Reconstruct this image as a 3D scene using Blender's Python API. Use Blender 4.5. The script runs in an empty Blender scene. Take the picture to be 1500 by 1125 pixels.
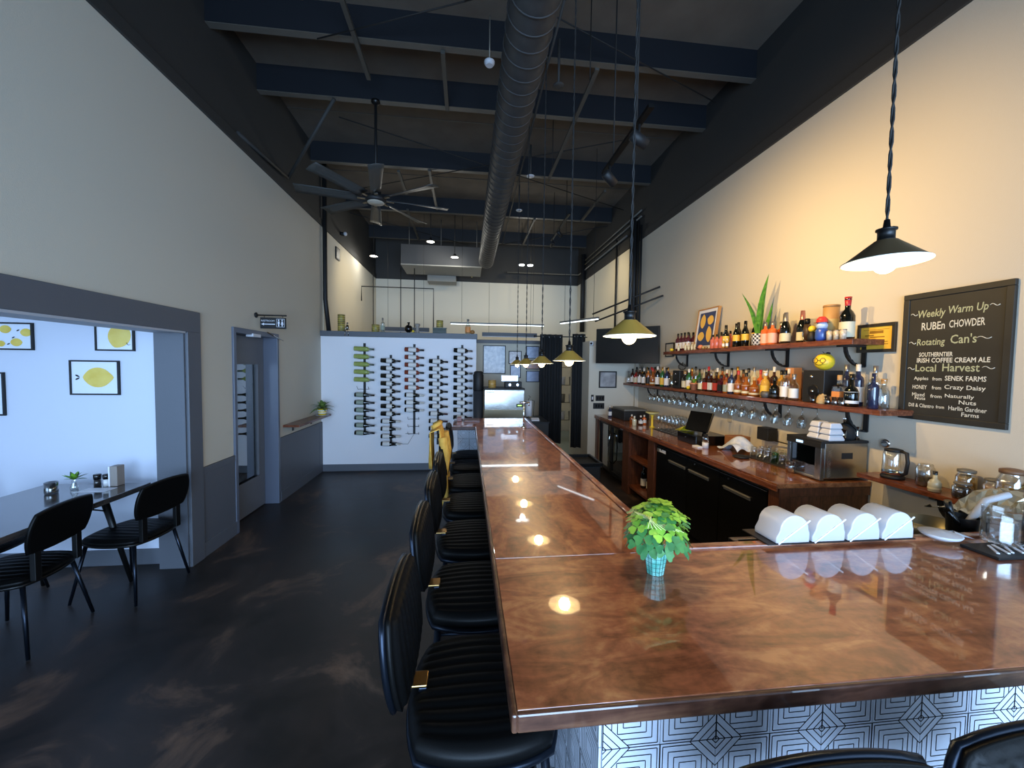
import bpy, math, random
from mathutils import Vector, Matrix, Euler
random.seed(7)
PI = math.pi
C = bpy.context.scene.collection
SC = bpy.context.scene

# ------------------------------------------------------------------ camera
cam_d = bpy.data.cameras.new('camera'); cam = bpy.data.objects.new('camera', cam_d); C.objects.link(cam)
cam_d.sensor_fit = 'HORIZONTAL'; cam_d.sensor_width = 36.0; cam_d.lens = 576.6 / 1500 * 36.0
cam_d.clip_start = 0.02; cam_d.clip_end = 100
_r = Vector((0.99345869, -0.11344781, 0.01301649)); _u = Vector((-0.00786192, 0.04576512, 0.99892129)); _f = Vector((0.11392113, 0.99248937, -0.04457384))
cam.matrix_world = Matrix(((_r.x, _u.x, -_f.x, 0), (_r.y, _u.y, -_f.y, 0), (_r.z, _u.z, -_f.z, 1.72), (0, 0, 0, 1)))
SC.camera = cam
# ------------------------------------------------------------------ colour management, world, big lights
SC.view_settings.view_transform = 'Standard'; SC.view_settings.look = 'None'
SC.view_settings.exposure = 0.1; SC.view_settings.gamma = 1.0; SC.view_settings.use_curve_mapping = False
W = bpy.data.worlds.new('sky'); SC.world = W; W.use_nodes = True
W.node_tree.nodes['Background'].inputs[0].default_value = (0.45, 0.66, 1.0, 1); W.node_tree.nodes['Background'].inputs[1].default_value = 1.0

def area(name, loc, rot, sx, sy, power, col, spread=PI):
    l = bpy.data.lights.new(name, 'AREA'); l.shape = 'RECTANGLE'; l.size = sx; l.size_y = sy; l.energy = power; l.color = col
    l.spread = spread; o = bpy.data.objects.new(name, l); C.objects.link(o); o.location = loc; o.rotation_euler = rot; return o
def spot(name, loc, target, power, col, size=60, blend=0.6, rad=0.03):
    l = bpy.data.lights.new(name, 'SPOT'); l.energy = power; l.color = col; l.spot_size = math.radians(size); l.spot_blend = blend; l.shadow_soft_size = rad
    o = bpy.data.objects.new(name, l); C.objects.link(o); o.location = loc
    o.rotation_euler = (Vector(target) - Vector(loc)).to_track_quat('-Z', 'Y').to_euler(); return o
def point(name, loc, power, col, rad=0.03):
    l = bpy.data.lights.new(name, 'POINT'); l.energy = power; l.color = col; l.shadow_soft_size = rad
    o = bpy.data.objects.new(name, l); C.objects.link(o); o.location = loc; return o
DAY = (0.44, 0.67, 1.0); WARM = (1.0, 0.72, 0.36)
# storefront daylight behind the camera, and the side dining room's window
area('daylight_storefront', (0.2, -2.9, 1.5), (PI / 2, 0, 0), 4.4, 2.4, 250, DAY, 2.0)
area('daylight_side_fill', (2.85, -1.7, 1.9), (0, PI / 2, 0), 2.0, 2.0, 66, DAY)  # added to brighten the left wall; the right wall has no window
area('daylight_dining_window', (-4.6, -1.2, 1.5), (PI / 2, 0, -0.25), 2.8, 2.0, 95, (0.42, 0.66, 1.0))
area('hall_linear_light', (.65, 8.5, 2.585), (0, 0, 0), 2.0, .04, 2.5, (0.85, 0.97, 1.0))
for _p, _w in (((-1.95, 8.6, 3.93), 9), ((-.73, 8.0, 4.09), 9), ((-.27, 8.3, 3.89), 9), ((1.32, 9.0, 3.95), 12), ((1.9, 9.3, 2.3), 3)): point('hall_downlight', _p, _w, (1.0, 0.97, 0.88), .05)  # the last is an unseen kitchen light with no fixture
spot('track_spot_light', (-1.1, 7.6, 3.98), (-2.3, 8.0, 2.9), 45, (1.0, 0.82, 0.5), 90, 1.0)  # unseen spot warming the hall's left wall

# ------------------------------------------------------------------ materials
def lin(c):
    if isinstance(c, str):
        c = [int(c[i:i + 2], 16) / 255 for i in (0, 2, 4)]
        c = [(x / 12.92 if x <= 0.04045 else ((x + 0.055) / 1.055) ** 2.4) for x in c]
    return (c[0], c[1], c[2], 1)
MATS = {}
def mat(name, col, rough=0.5, metal=0.0, noise=None, bump=0.0, scale=40.0, coat=0.0, emit=None, estr=0.0, spec=0.5, sheen=0.0, trans=0.0):
    if name in MATS: return MATS[name]
    m = bpy.data.materials.new(name); m.use_nodes = True; nt = m.node_tree; b = nt.nodes['Principled BSDF']
    c = lin(col); b.inputs['Base Color'].default_value = c; b.inputs['Roughness'].default_value = rough
    b.inputs['Metallic'].default_value = metal; b.inputs['Specular IOR Level'].default_value = spec
    if coat: b.inputs['Coat Weight'].default_value = coat; b.inputs['Coat Roughness'].default_value = 0.05
    if trans: b.inputs['Transmission Weight'].default_value = trans
    if emit is not None: b.inputs['Emission Color'].default_value = lin(emit); b.inputs['Emission Strength'].default_value = estr
    if noise or bump:
        tc = nt.nodes.new('ShaderNodeTexCoord'); n = nt.nodes.new('ShaderNodeTexNoise'); n.inputs['Scale'].default_value = scale; n.inputs['Detail'].default_value = 4
        nt.links.new(tc.outputs['Object'], n.inputs['Vector'])
        if noise:
            r = nt.nodes.new('ShaderNodeValToRGB'); c2 = lin(noise); r.color_ramp.elements[0].color = c; r.color_ramp.elements[1].color = c2
            r.color_ramp.elements[0].position = 0.35; r.color_ramp.elements[1].position = 0.68
            nt.links.new(n.outputs['Fac'], r.inputs['Fac']); nt.links.new(r.outputs['Color'], b.inputs['Base Color'])
        if bump:
            bp = nt.nodes.new('ShaderNodeBump'); bp.inputs['Strength'].default_value = bump; bp.inputs['Distance'].default_value = 0.01
            nt.links.new(n.outputs['Fac'], bp.inputs['Height']); nt.links.new(bp.outputs['Normal'], b.inputs['Normal'])
    MATS[name] = m; return m

def wood(name, dark, mid, light, axis='Y', rough=0.25, coat=0.0, sc=1.0, stretch=7.0):
    m = bpy.data.materials.new(name); m.use_nodes = True; nt = m.node_tree; b = nt.nodes['Principled BSDF']
    tc = nt.nodes.new('ShaderNodeTexCoord'); mp = nt.nodes.new('ShaderNodeMapping')
    s = [stretch * sc] * 3; s['XYZ'.index(axis)] = 1.0 * sc
    mp.inputs['Scale'].default_value = s
    n = nt.nodes.new('ShaderNodeTexNoise'); n.inputs['Scale'].default_value = 1.6; n.inputs['Detail'].default_value = 8; n.inputs['Roughness'].default_value = 0.62; n.inputs['Distortion'].default_value = 1.1
    n2 = nt.nodes.new('ShaderNodeTexNoise'); n2.inputs['Scale'].default_value = 14 * sc; n2.inputs['Detail'].default_value = 5
    mx = nt.nodes.new('ShaderNodeMix'); mx.inputs[0].default_value = 0.22
    r = nt.nodes.new('ShaderNodeValToRGB'); e = r.color_ramp.elements
    e[0].position = 0.36; e[0].color = lin(dark); e[1].position = 0.64; e[1].color = lin(light); k = e.new(0.5); k.color = lin(mid)
    nt.links.new(tc.outputs['Object'], mp.inputs['Vector']); nt.links.new(mp.outputs['Vector'], n.inputs['Vector']); nt.links.new(tc.outputs['Object'], n2.inputs['Vector'])
    nt.links.new(n.outputs['Fac'], mx.inputs[2]); nt.links.new(n2.outputs['Fac'], mx.inputs[3]); nt.links.new(mx.outputs[0], r.inputs['Fac'])
    nt.links.new(r.outputs['Color'], b.inputs['Base Color']); b.inputs['Roughness'].default_value = rough
    if coat: b.inputs['Coat Weight'].default_value = coat; b.inputs['Coat Roughness'].default_value = 0.03; b.inputs['Coat IOR'].default_value = 1.75; b.inputs['Specular IOR Level'].default_value = 0.3
    MATS[name] = m; return m

def thin_glass(name, tint=(1, 1, 1), refl=0.12, rough=0.02):
    m = bpy.data.materials.new(name); m.use_nodes = True; nt = m.node_tree
    for n in list(nt.nodes): nt.nodes.remove(n)
    o = nt.nodes.new('ShaderNodeOutputMaterial'); t = nt.nodes.new('ShaderNodeBsdfTransparent'); g = nt.nodes.new('ShaderNodeBsdfGlossy'); mx = nt.nodes.new('ShaderNodeMixShader'); lw = nt.nodes.new('ShaderNodeLayerWeight')
    mr = nt.nodes.new('ShaderNodeMapRange'); mr.inputs['To Min'].default_value = refl; mr.inputs['To Max'].default_value = 0.85; lw.inputs['Blend'].default_value = 0.25
    t.inputs[0].default_value = (*tint, 1); g.inputs['Roughness'].default_value = rough
    nt.links.new(lw.outputs['Facing'], mr.inputs['Value']); nt.links.new(mr.outputs[0], mx.inputs[0]); nt.links.new(t.outputs[0], mx.inputs[1]); nt.links.new(g.outputs[0], mx.inputs[2]); nt.links.new(mx.outputs[0], o.inputs[0])
    MATS[name] = m; return m

m_wall = mat('wall_paint_greige', 'C6BFAF', 0.75, bump=0.12, scale=220)
m_wallfar = mat('cream_wall_and_hall_light', 'DDD6C4', 0.75, bump=0.1, scale=220)  # cream of the back wall; on the side walls it paints the hall light
m_winewall = mat('wall_paint_white', 'E3E2E6', 0.75, bump=0.1, scale=220)
m_dado = mat('slate_paint', '55585F', 0.5, bump=0.08, scale=150)
m_darkwall = mat('charcoal_paint', '302F2D', 0.7, bump=0.1, scale=90)
m_deck = mat('roof_deck', '5E564C', 0.85, noise='544C43', scale=3, bump=0.25)
m_purlin = mat('navy_steel', '0D1118', 0.55)
m_flange = mat('grey_steel_flange', '55524C', 0.5)
m_blackmetal = mat('black_metal', '141414', 0.38, metal=0.5)
m_legmetal = mat('blue_black_steel', '1C222C', 0.3, metal=0.8)
m_matteblack = mat('matte_black', '101011', 0.6)
m_leather = mat('black_leather', '080808', 0.45, bump=0.06, scale=300, spec=0.14)
m_brass = mat('brass', 'A08050', 0.3, metal=1.0)
m_steel = mat('stainless_steel', 'A9A6A0', 0.26, metal=1.0, bump=0.03, scale=12)
m_chrome = mat('chrome', 'D8D8D8', 0.1, metal=1.0)
m_galv = mat('galvanised_grey', '77746C', 0.5, metal=0.4)
m_strut = mat('dull_strut_grey', '474540', 0.6, metal=0.2)
m_duct = mat('dark_painted_duct', '2C2C2D', 0.55, noise='3A3A39', scale=8)
m_white = mat('white_plastic', 'C6C8CE', 0.35)
m_paper = mat('white_paper', 'D9DCE4', 0.6)
m_black = mat('black_gloss', '070707', 0.22)
m_curtain = mat('black_curtain', '1B1C1E', 0.9, bump=0.3, scale=200)
m_yellow = mat('lemon_yellow', 'E2C12D', 0.45)
m_lemonprint = mat('lemon_print', 'D9B53A', 0.5, noise='E6CC6A', scale=14)
m_green = mat('leaf_green', '4F8A2C', 0.45, noise='86B53C', scale=30)
m_dkgreen = mat('leaf_dark_green', '22461F', 0.45, noise='3C6A33', scale=30)
m_clover = mat('clover_green', '6FA233', 0.45, noise='95C244', scale=12)
m_clover2 = mat('clover_deep', '2F6A3C', 0.45, noise='4F8A45', scale=18)
m_chalk = mat('chalk', 'CFCFC4', 0.9)
m_chalk2 = mat('chalk_yellow', 'A9AE8E', 0.9)
m_board = mat('chalkboard', '20201D', 0.55, noise='272723', scale=6)
m_cord = mat('black_cord', '0E0D0C', 0.7)
m_tile = mat('white_tile', 'D6DBE6', 0.28)
m_ink = mat('black_ink', '14151C', 0.5)
m_bar = wood('bar_wood', '5C2D18', '905437', 'B67C52', 'X', 0.34, 1.0, 2.6, 3.0)
m_barY = wood('bar_wood_long', '5C2D18', '905437', 'B67C52', 'Y', 0.34, 1.0, 2.6, 2.4)
m_edge = wood('bar_edge_wood', '2E1A12', '4C3024', '6B4A36', 'X', 0.35, 0.5, 2.0, 6)
m_shelf = wood('walnut_shelf', '4A2415', '6B3A24', '8A5236', 'Y', 0.35, 0.3, 3.0, 8)
m_cab = wood('walnut_cabinet', '3A1C11', '53301F', '6B3F29', 'Z', 0.4, 0.0, 3.0, 7)
m_table = wood('dark_table_wood', '2B2826', '3A3431', '4A423D', 'Y', 0.18, 0.6, 2.0, 6)
m_glass = thin_glass('clear_glass', (0.93, 0.95, 0.94), 0.22)
m_ggreen = thin_glass('green_glass', (0.30, 0.62, 0.18), 0.12)
m_doorglass = thin_glass('door_glass', (0.55, 0.6, 0.62), 0.22)
m_bulb = mat('bulb_glow', 'FFE0A0', 0.3, emit=(1.0, 0.72, 0.32), estr=22)
m_led = mat('led_glow', 'FFFFFF', 0.3, emit=(0.85, 0.97, 1.0), estr=2.6)
m_spotglow = mat('spot_glow', 'FFFFFF', 0.3, emit=(1.0, 0.85, 0.5), estr=12)
m_greendisp = mat('green_display', '102010', 0.3, emit=(0.35, 0.9, 0.15), estr=2.2)
m_bluedisp = mat('blue_display', '102030', 0.3, emit=(0.45, 0.7, 1.0), estr=2.0)
def floor_mat():
    m = bpy.data.materials.new('stained_concrete'); m.use_nodes = True; nt = m.node_tree; b = nt.nodes['Principled BSDF']
    tc = nt.nodes.new('ShaderNodeTexCoord'); n = nt.nodes.new('ShaderNodeTexNoise'); n.inputs['Scale'].default_value = 1.7; n.inputs['Detail'].default_value = 9; n.inputs['Roughness'].default_value = 0.65; n.inputs['Distortion'].default_value = 0.7
    r = nt.nodes.new('ShaderNodeValToRGB'); e = r.color_ramp.elements; e[0].position = 0.40; e[0].color = lin('1B1715'); e[1].position = 0.70; e[1].color = lin('6A5140'); k = e.new(0.55); k.color = lin('2D2420')
    nt.links.new(tc.outputs['Object'], n.inputs['Vector']); nt.links.new(n.outputs['Fac'], r.inputs['Fac']); nt.links.new(r.outputs['Color'], b.inputs['Base Color'])
    mr = nt.nodes.new('ShaderNodeMapRange'); mr.inputs['To Min'].default_value = 0.28; mr.inputs['To Max'].default_value = 0.6; nt.links.new(n.outputs['Fac'], mr.inputs['Value']); nt.links.new(mr.outputs[0], b.inputs['Roughness'])
    bp = nt.nodes.new('ShaderNodeBump'); bp.inputs['Strength'].default_value = 0.15; bp.inputs['Distance'].default_value = 0.01; nt.links.new(n.outputs['Fac'], bp.inputs['Height']); nt.links.new(bp.outputs['Normal'], b.inputs['Normal'])
    return m
m_floor = floor_mat()
m_vinyl = mat('grey_vinyl', '8E9C98', 0.35)

# ------------------------------------------------------------------ mesh helpers
def tagp(o, label=None, cat=None, group=None, kind=None):
    if label: o['label'] = label
    if cat: o['category'] = cat
    if group: o['group'] = group
    if kind: o['kind'] = kind
    return o
def thing(name, label, cat, loc=(0, 0, 0), rotz=0.0, group=None):
    o = bpy.data.objects.new(name, None); C.objects.link(o); o.empty_display_size = 0.1
    o.location = loc; o.rotation_euler = (0, 0, rotz); return tagp(o, label, cat, group)

class MB:
    def __init__(s): s.v = []; s.f = []; s.mi = []; s.sm = []
    def add(s, vs, fs, mi=0, sm=False):
        b = len(s.v); s.v += [tuple(p) for p in vs]; s.f += [tuple(b + i for i in f) for f in fs]; s.mi += [mi] * len(fs); s.sm += [sm] * len(fs); return s
    def box(s, x0, x1, y0, y1, z0, z1, mi=0, M=None):
        vs = [Vector((x, y, z)) for x in (x0, x1) for y in (y0, y1) for z in (z0, z1)]
        if M is not None: vs = [M @ p for p in vs]
        return s.add(vs, [(0, 1, 3, 2), (4, 6, 7, 5), (0, 4, 5, 1), (2, 3, 7, 6), (0, 2, 6, 4), (1, 5, 7, 3)], mi)
    def prism(s, poly, z0, z1, mi=0, M=None, sm=False):
        n = len(poly); vs = [Vector((x, y, z0)) for x, y in poly] + [Vector((x, y, z1)) for x, y in poly]
        if M is not None: vs = [M @ p for p in vs]
        s.add(vs, [tuple(range(n - 1, -1, -1)), tuple(range(n, 2 * n))], mi, False)
        b = len(s.v) - 2 * n
        for i in range(n):
            j = (i + 1) % n; s.f.append((b + i, b + j, b + n + j, b + n + i)); s.mi.append(mi); s.sm.append(sm)
        return s
    def lathe(s, prof, cx=0, cy=0, cz=0, seg=14, mi=0, M=None, capb=True, capt=True, ang=0.0, sm=True):
        vs = []; fs = []
        for r, z in prof:
            for k in range(seg):
                a = 2 * PI * k / seg + ang; p = Vector((cx + r * math.cos(a), cy + r * math.sin(a), cz + z)); vs.append(M @ p if M is not None else p)
        for i in range(len(prof) - 1):
            for k in range(seg):
                l = (k + 1) % seg; fs.append((i * seg + k, i * seg + l, (i + 1) * seg + l, (i + 1) * seg + k))
        s.add(vs, fs, mi, sm); b = len(s.v) - len(vs)
        if capb and prof[0][0] > 1e-4: s.f.append(tuple(b + k for k in range(seg - 1, -1, -1))); s.mi.append(mi); s.sm.append(False)
        if capt and prof[-1][0] > 1e-4: s.f.append(tuple(b + (len(prof) - 1) * seg + k for k in range(seg))); s.mi.append(mi); s.sm.append(False)
        return s
    def tube(s, pts, r, seg=8, mi=0, r2=None, M=None, caps=True):
        pts = [Vector(p) for p in pts]; n = len(pts); vs = []; up = None
        for i, p in enumerate(pts):
            d = (pts[min(i + 1, n - 1)] - pts[max(i - 1, 0)]).normalized()
            if up is None: up = d.orthogonal().normalized()
            up = (up - d * up.dot(d)).normalized(); w = d.cross(up)
            rr = r if r2 is None else r + (r2 - r) * i / (n - 1)
            if callable(r): rr = r(i / (n - 1))
            for k in range(seg):
                a = 2 * PI * k / seg; q = p + up * (rr * math.cos(a)) + w * (rr * math.sin(a)); vs.append(M @ q if M is not None else q)
        fs = [(i * seg + k, i * seg + (k + 1) % seg, (i + 1) * seg + (k + 1) % seg, (i + 1) * seg + k) for i in range(n - 1) for k in range(seg)]
        s.add(vs, fs, mi, True); b = len(s.v) - len(vs)
        if caps:
            s.f.append(tuple(b + k for k in range(seg - 1, -1, -1))); s.mi.append(mi); s.sm.append(False)
            s.f.append(tuple(b + (n - 1) * seg + k for k in range(seg))); s.mi.append(mi); s.sm.append(False)
        return s
    def sphere(s, c, r, seg=14, rings=8, mi=0, sz=1.0, M=None):
        prof = [(max(r * math.sin(PI * i / rings), 1e-5), -r * sz * math.cos(PI * i / rings)) for i in range(rings + 1)]
        return s.lathe(prof, c[0], c[1], c[2], seg, mi, M, False, False)
    def mesh(s, name, mats):
        me = bpy.data.meshes.new(name); me.from_pydata(s.v, [], s.f)
        for m in (mats if isinstance(mats, (list, tuple)) else [mats]): me.materials.append(m)
        me.polygons.foreach_set('material_index', s.mi); me.polygons.foreach_set('use_smooth', s.sm); me.update(); return me
    def build(s, name, mats, parent=None, world=False, bevel=0.0, seg=2, loc=None):
        if parent is None and loc is None:      # origin at the base of the thing
            xs = [p[0] for p in s.v]; ys = [p[1] for p in s.v]; zs = [p[2] for p in s.v]
            loc = ((min(xs) + max(xs)) / 2, (min(ys) + max(ys)) / 2, min(zs)); s.v = [(p[0] - loc[0], p[1] - loc[1], p[2] - loc[2]) for p in s.v]
        if parent is not None and world:
            L = parent.location; q = parent
            L = Vector(L)
            while q.parent is not None: q = q.parent; L = L + Vector(q.location)
            s.v = [(p[0] - L.x, p[1] - L.y, p[2] - L.z) for p in s.v]
        o = bpy.data.objects.new(name, s.mesh(name, mats)); C.objects.link(o)
        if loc is not None: o.location = loc
        if parent is not None: o.parent = parent
        if bevel: bv = o.modifiers.new('bevel', 'BEVEL'); bv.width = bevel; bv.segments = seg; bv.limit_method = 'ANGLE'
        return o
def inst(name, me, parent=None, loc=(0, 0, 0), rot=(0, 0, 0), scale=(1, 1, 1)):
    o = bpy.data.objects.new(name, me); C.objects.link(o); o.location = loc; o.rotation_euler = rot; o.scale = scale
    if parent is not None: o.parent = parent
    return o
def dup(root, loc, rotz, label=None, group=None, rot=None):
    def cp(o, par):
        c = o.copy(); C.objects.link(c)
        if par is not None: c.parent = par
        for ch in o.children: cp(ch, c)
        return c
    r = cp(root, None); r.location = loc; r.rotation_euler = rot if rot else (0, 0, rotz)
    if label: r['label'] = label
    if group: r['group'] = group
    return r
def text(name, body, width, center, rot, m, parent=None, height=None, shear=0.0, off=0.0, world=True, kindx=1):
    cu = bpy.data.curves.new(name, 'FONT'); cu.body = body; cu.align_x = 'CENTER'; cu.align_y = 'CENTER'; cu.resolution_u = 2; cu.shear = shear; cu.offset = off
    t = bpy.data.objects.new(name, cu); C.objects.link(t); bpy.context.view_layer.update()
    me = bpy.data.meshes.new_from_object(t.evaluated_get(bpy.context.evaluated_depsgraph_get())); bpy.data.objects.remove(t); bpy.data.curves.remove(cu)
    xs = [v.co.x for v in me.vertices]; ys = [v.co.y for v in me.vertices]
    sx = width / (max(xs) - min(xs)); sy = sx if height is None else height / (max(ys) - min(ys))
    mx = (max(xs) + min(xs)) / 2; my = (max(ys) + min(ys)) / 2
    for v in me.vertices: v.co = Vector(((v.co.x - mx) * sx, (v.co.y - my) * sy, 0))
    me.materials.clear(); me.materials.append(m)
    o = bpy.data.objects.new(name, me); C.objects.link(o); o.rotation_euler = rot; o.location = center
    if parent is not None:
        o.parent = parent
        if world: o.location = Vector(center) - Vector(parent.location)
    return o
ROT_R = (PI / 2, 0, -PI / 2)     # reads when facing the right wall
ROT_B = (PI / 2, 0, 0)           # reads when facing away from the storefront
ORD = ['first', 'second', 'third', 'fourth', 'fifth', 'sixth', 'seventh', 'eighth', 'ninth', 'tenth', 'eleventh', 'twelfth', 'thirteenth', 'fourteenth', 'fifteenth', 'sixteenth', 'seventeenth', 'eighteenth', 'nineteenth', 'twentieth', 'twenty-first', 'twenty-second', 'twenty-third', 'twenty-fourth', 'twenty-fifth', 'twenty-sixth', 'twenty-seventh', 'twenty-eighth', 'twenty-ninth', 'thirtieth']

# ------------------------------------------------------------------ the shell
XL, XR, YB, YF, ZT, ZR = -2.30, 2.92, 10.35, -3.0, 3.89, 4.98
def struct(name, mb, m, parent=None, **k):
    o = mb.build(name, m, parent, world=parent is not None, **k)
    if parent is None: o['kind'] = 'structure'
    return o
struct('floor', MB().box(-6.2, XR + 0.2, YF - 0.2, YB + 0.2, -0.1, 0), m_floor)
fl = bpy.data.objects['floor']
struct('vinyl_patch', MB().box(1.0, 2.9, 6.95, 10.3, 0.0, 0.006), m_vinyl, fl)
# left wall with the wide opening and the door opening
w = MB()
w.box(XL - .22, XL, YF, -1.9, 0, ZT); w.box(XL - .22, XL, -1.9, 3.52, 1.975, ZT); w.box(XL - .22, XL, 3.52, 4.19, 0, ZT)
w.box(XL - .22, XL, 4.19, 5.09, 2.03, ZT); w.box(XL - .22, XL, 5.09, YB, 0, ZT)
wl = struct('wall_left', w, m_wall)
struct('upper_wall', MB().box(XL - .22, XL - .001, YF, YB, ZT, ZR), m_darkwall, wl)
struct('fascia_trim', MB().box(XL, XL + .022, YF, YB, ZT - .002, ZT + .10), m_darkwall, wl, bevel=.004)
struct('wainscot', MB().box(XL, XL + .012, 3.68, 4.17, 0.02, .80), m_dado, wl, bevel=.002)
struct('wainscot', MB().box(XL, XL + .012, 5.13, 6.55, 0.02, .80), m_dado, wl, bevel=.002)
for a, b in ((3.68, 4.17), (5.13, 6.55)):
    struct('wainscot_rail', MB().box(XL, XL + .018, a, b, .74, .80), m_dado, wl, bevel=.003)
    struct('wainscot_base', MB().box(XL, XL + .02, a, b, .0, .13), m_dado, wl, bevel=.003)
struct('wainscot_stile', MB().box(XL, XL + .018, 6.45, 6.55, .13, .74), m_dado, wl, bevel=.003)
struct('opening_header_trim', MB().box(XL, XL + .025, -2.05, 3.68, 1.97, 2.145), m_dado, wl, bevel=.004)
struct('opening_side_trim', MB().box(XL, XL + .025, 3.52, 3.68, 0, 1.97), m_dado, wl, bevel=.004)
struct('opening_jamb_lining', MB().box(XL - .222, XL + .001, 3.505, 3.52, 0, 1.97), m_dado, wl)
struct('opening_soffit', MB().box(XL - .222, XL + .02, -1.9, 3.505, 1.955, 1.975), mat('pale_soffit', 'A9AAB0', .6), wl)
# right wall
wr = struct('wall_right', MB().box(XR, XR + .2, YF, YB, 0, ZT), m_wall)
struct('upper_wall', MB().box(XR + .001, XR + .2, YF, YB, ZT, ZR), m_darkwall, wr)
struct('fascia_trim', MB().box(XR - .022, XR, YF, YB, ZT - .002, ZT + .10), m_darkwall, wr, bevel=.004)
# back wall
wb = struct('wall_back', MB().box(XL - .2, XR + .2, YB, YB + .2, 0, ZT), m_wallfar)
struct('upper_wall', MB().box(XL - .2, XR + .2, YB + .001, YB + .2, ZT, ZR), m_darkwall, wb)
struct('fascia_trim', MB().box(XL, XR, YB - .022, YB, ZT - .002, ZT + .08), m_darkwall, wb)
# hall light on the side walls beyond the partitions, painted as brighter cream sheets
struct('hall_light_section', MB().box(XL, XL + .004, 6.66, YB, 2.2, ZT - .005), m_wallfar, wl)
struct('hall_light_section', MB().box(XR - .004, XR, 6.75, YB, 2.2, ZT - .005), m_wallfar, wr)
# front wall (behind the viewer) with storefront opening
w = MB(); w.box(XL - .22, XR + .2, YF - .2, YF, 0, .25); w.box(XL - .22, XR + .2, YF - .2, YF, 2.75, ZR); w.box(XL - .22, -2.05, YF - .2, YF, .25, 2.75); w.box(2.45, XR + .2, YF - .2, YF, .25, 2.75)
struct('wall_front', w, m_wall)
# wine wall partition and its ledge
ww = struct('wall_wine', MB().box(XL, .15, 6.55, 6.66, 0, 2.16), m_winewall)
struct('ledge_cap', MB().box(XL, .165, 6.52, 6.70, 2.16, 2.245), m_dado, ww, bevel=.003)
struct('baseboard_wine', MB().box(XL + .02, .15, 6.53, 6.55, 0, .11), m_dado, bevel=.003)
# poster partition
wp = struct('wall_poster', MB().box(.15, 1.5, 7.6, 7.7, 0, 2.16), m_wall)
struct('ledge_cap', MB().box(.15, 1.52, 7.57, 7.73, 2.16, 2.225), m_dado, wp, bevel=.003)
# service wall that carries the switches, and its return beside the curtained doorway
ws = struct('wall_service', MB().box(2.06, XR, 6.5, 6.62, 0, 2.17), m_wall)
struct('corner_post', MB().box(2.86, XR, 6.44, 6.5, .9, 2.1), m_wall, ws)
struct('return_wall', MB().box(2.06, 2.16, 6.62, 7.7, 0, 2.17), m_wall, ws)
# dining side room
struct('wall_dining_back', MB().box(-6.2, XL - .2, 3.62, 3.72, 0, 2.75), mat('wall_paint_pale_blue', 'C9CEDB', .75, bump=.1, scale=220))
struct('baseboard_dining', MB().box(-6.0, XL - .222, 3.60, 3.62, 0, .13), m_dado, bevel=.003)
struct('wall_dining_left', MB().box(-6.2, -6.0, YF, 3.62, 0, 2.75), m_winewall)
w = MB(); w.box(-6.2, XL - .22, YF - .2, YF, 0, .4); w.box(-6.2, XL - .22, YF - .2, YF, 2.5, 2.75); w.box(-6.2, -6.0, YF - .2, YF, .4, 2.5); w.box(-2.9, XL - .22, YF - .2, YF, .4, 2.5)
struct('wall_dining_front', w, m_winewall)
struct('ceiling_dining', MB().box(-6.2, XL - .22, YF, 3.72, 2.75, 2.85), m_winewall)
# little hall behind the door
w = MB(); w.box(-4.0, -3.9, 3.72, 6.0, 0, 2.6); w.box(-4.0, XL - .22, 5.9, 6.0, 0, 2.6); w.box(-4.0, XL - .22, 3.72, 6.0, 2.5, 2.6)
struct('wall_restroom_hall', w, m_wall)

# ceiling: roof deck, purlins, rods, struts
ce = struct('ceiling', MB().box(XL - .2, XR + .2, YF - .2, YB + .2, ZR, ZR + .1), m_deck)
for i, y in enumerate((-1.3, .3, 1.9, 3.86, 4.72, 6.2, 7.92, 9.65)):
    p = MB().box(XL, XR, y, y + .012, 4.70, ZR).build('purlin', m_purlin, ce, world=True)
    MB().box(XL, XR, y, y + .075, 4.695, 4.703).box(XL, XR, y + .067, y + .075, 4.703, 4.725).build('flange', m_flange, p, world=True)
for y in (5.45, 7.05, 8.8, 3.0, 1.1):
    MB().box(XL, XR, y, y + .012, 4.972, ZR).build('deck_seam', m_flange, ce, world=True)
for a, b in (((-1.54, 5.03), (2.88, 7.2)), ((-2.28, 7.22), (1.98, 5.03)), ((-1.37, 3.88), (-.04, 3.34)), ((.64, 3.35), (2.7, 4.2)), ((-2.28, 8.1), (.01, 9.8)), ((.71, 9.7), (2.88, 8.02)), ((-.04, 3.34), (2.0, 2.4))):
    MB().tube([(a[0], a[1], 4.66), (b[0], b[1], 4.66)], .007, 6).build('brace_rod', m_cord, ce, world=True)
MB().tube([(XL + .02, 4.3, 4.0), (XL + .05, 5.35, 4.05)], .02, 6).tube([(XL + .05, 5.35, 4.05), (-1.5, 4.75, 4.69)], .022, 6).build('knee_brace', m_darkwall, ce, world=True)
for x, y0, y1 in ((-1.05, 3.3, 4.35), (-1.08, 6.3, 7.1), (-.61, 6.2, 7.7), (-1.17, 7.8, 9.6), (-.27, 3.9, 4.75), (2.25, 6.5, 7.9), (1.3, 7.9, 9.6)):
    MB().box(x, x + .04, y0, y1, 4.655, 4.69).build('strut_channel', m_strut, ce, world=True)
MB().tube([(.75, 3.0, 4.66), (.82, 9.6, 4.66)], .012, 6).tube([(1.25, 4.7, 4.62), (1.25, 6.2, 4.62)], .01, 6).build('conduit', m_darkwall, ce, world=True)
# ------------------------------------------------------------------ the bar
bar = thing('bar', 'long glossy reddish wood topped bar with white geometric tile front', 'bar', (0.4, 2.8, 0))
ZB = 1.07
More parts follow.
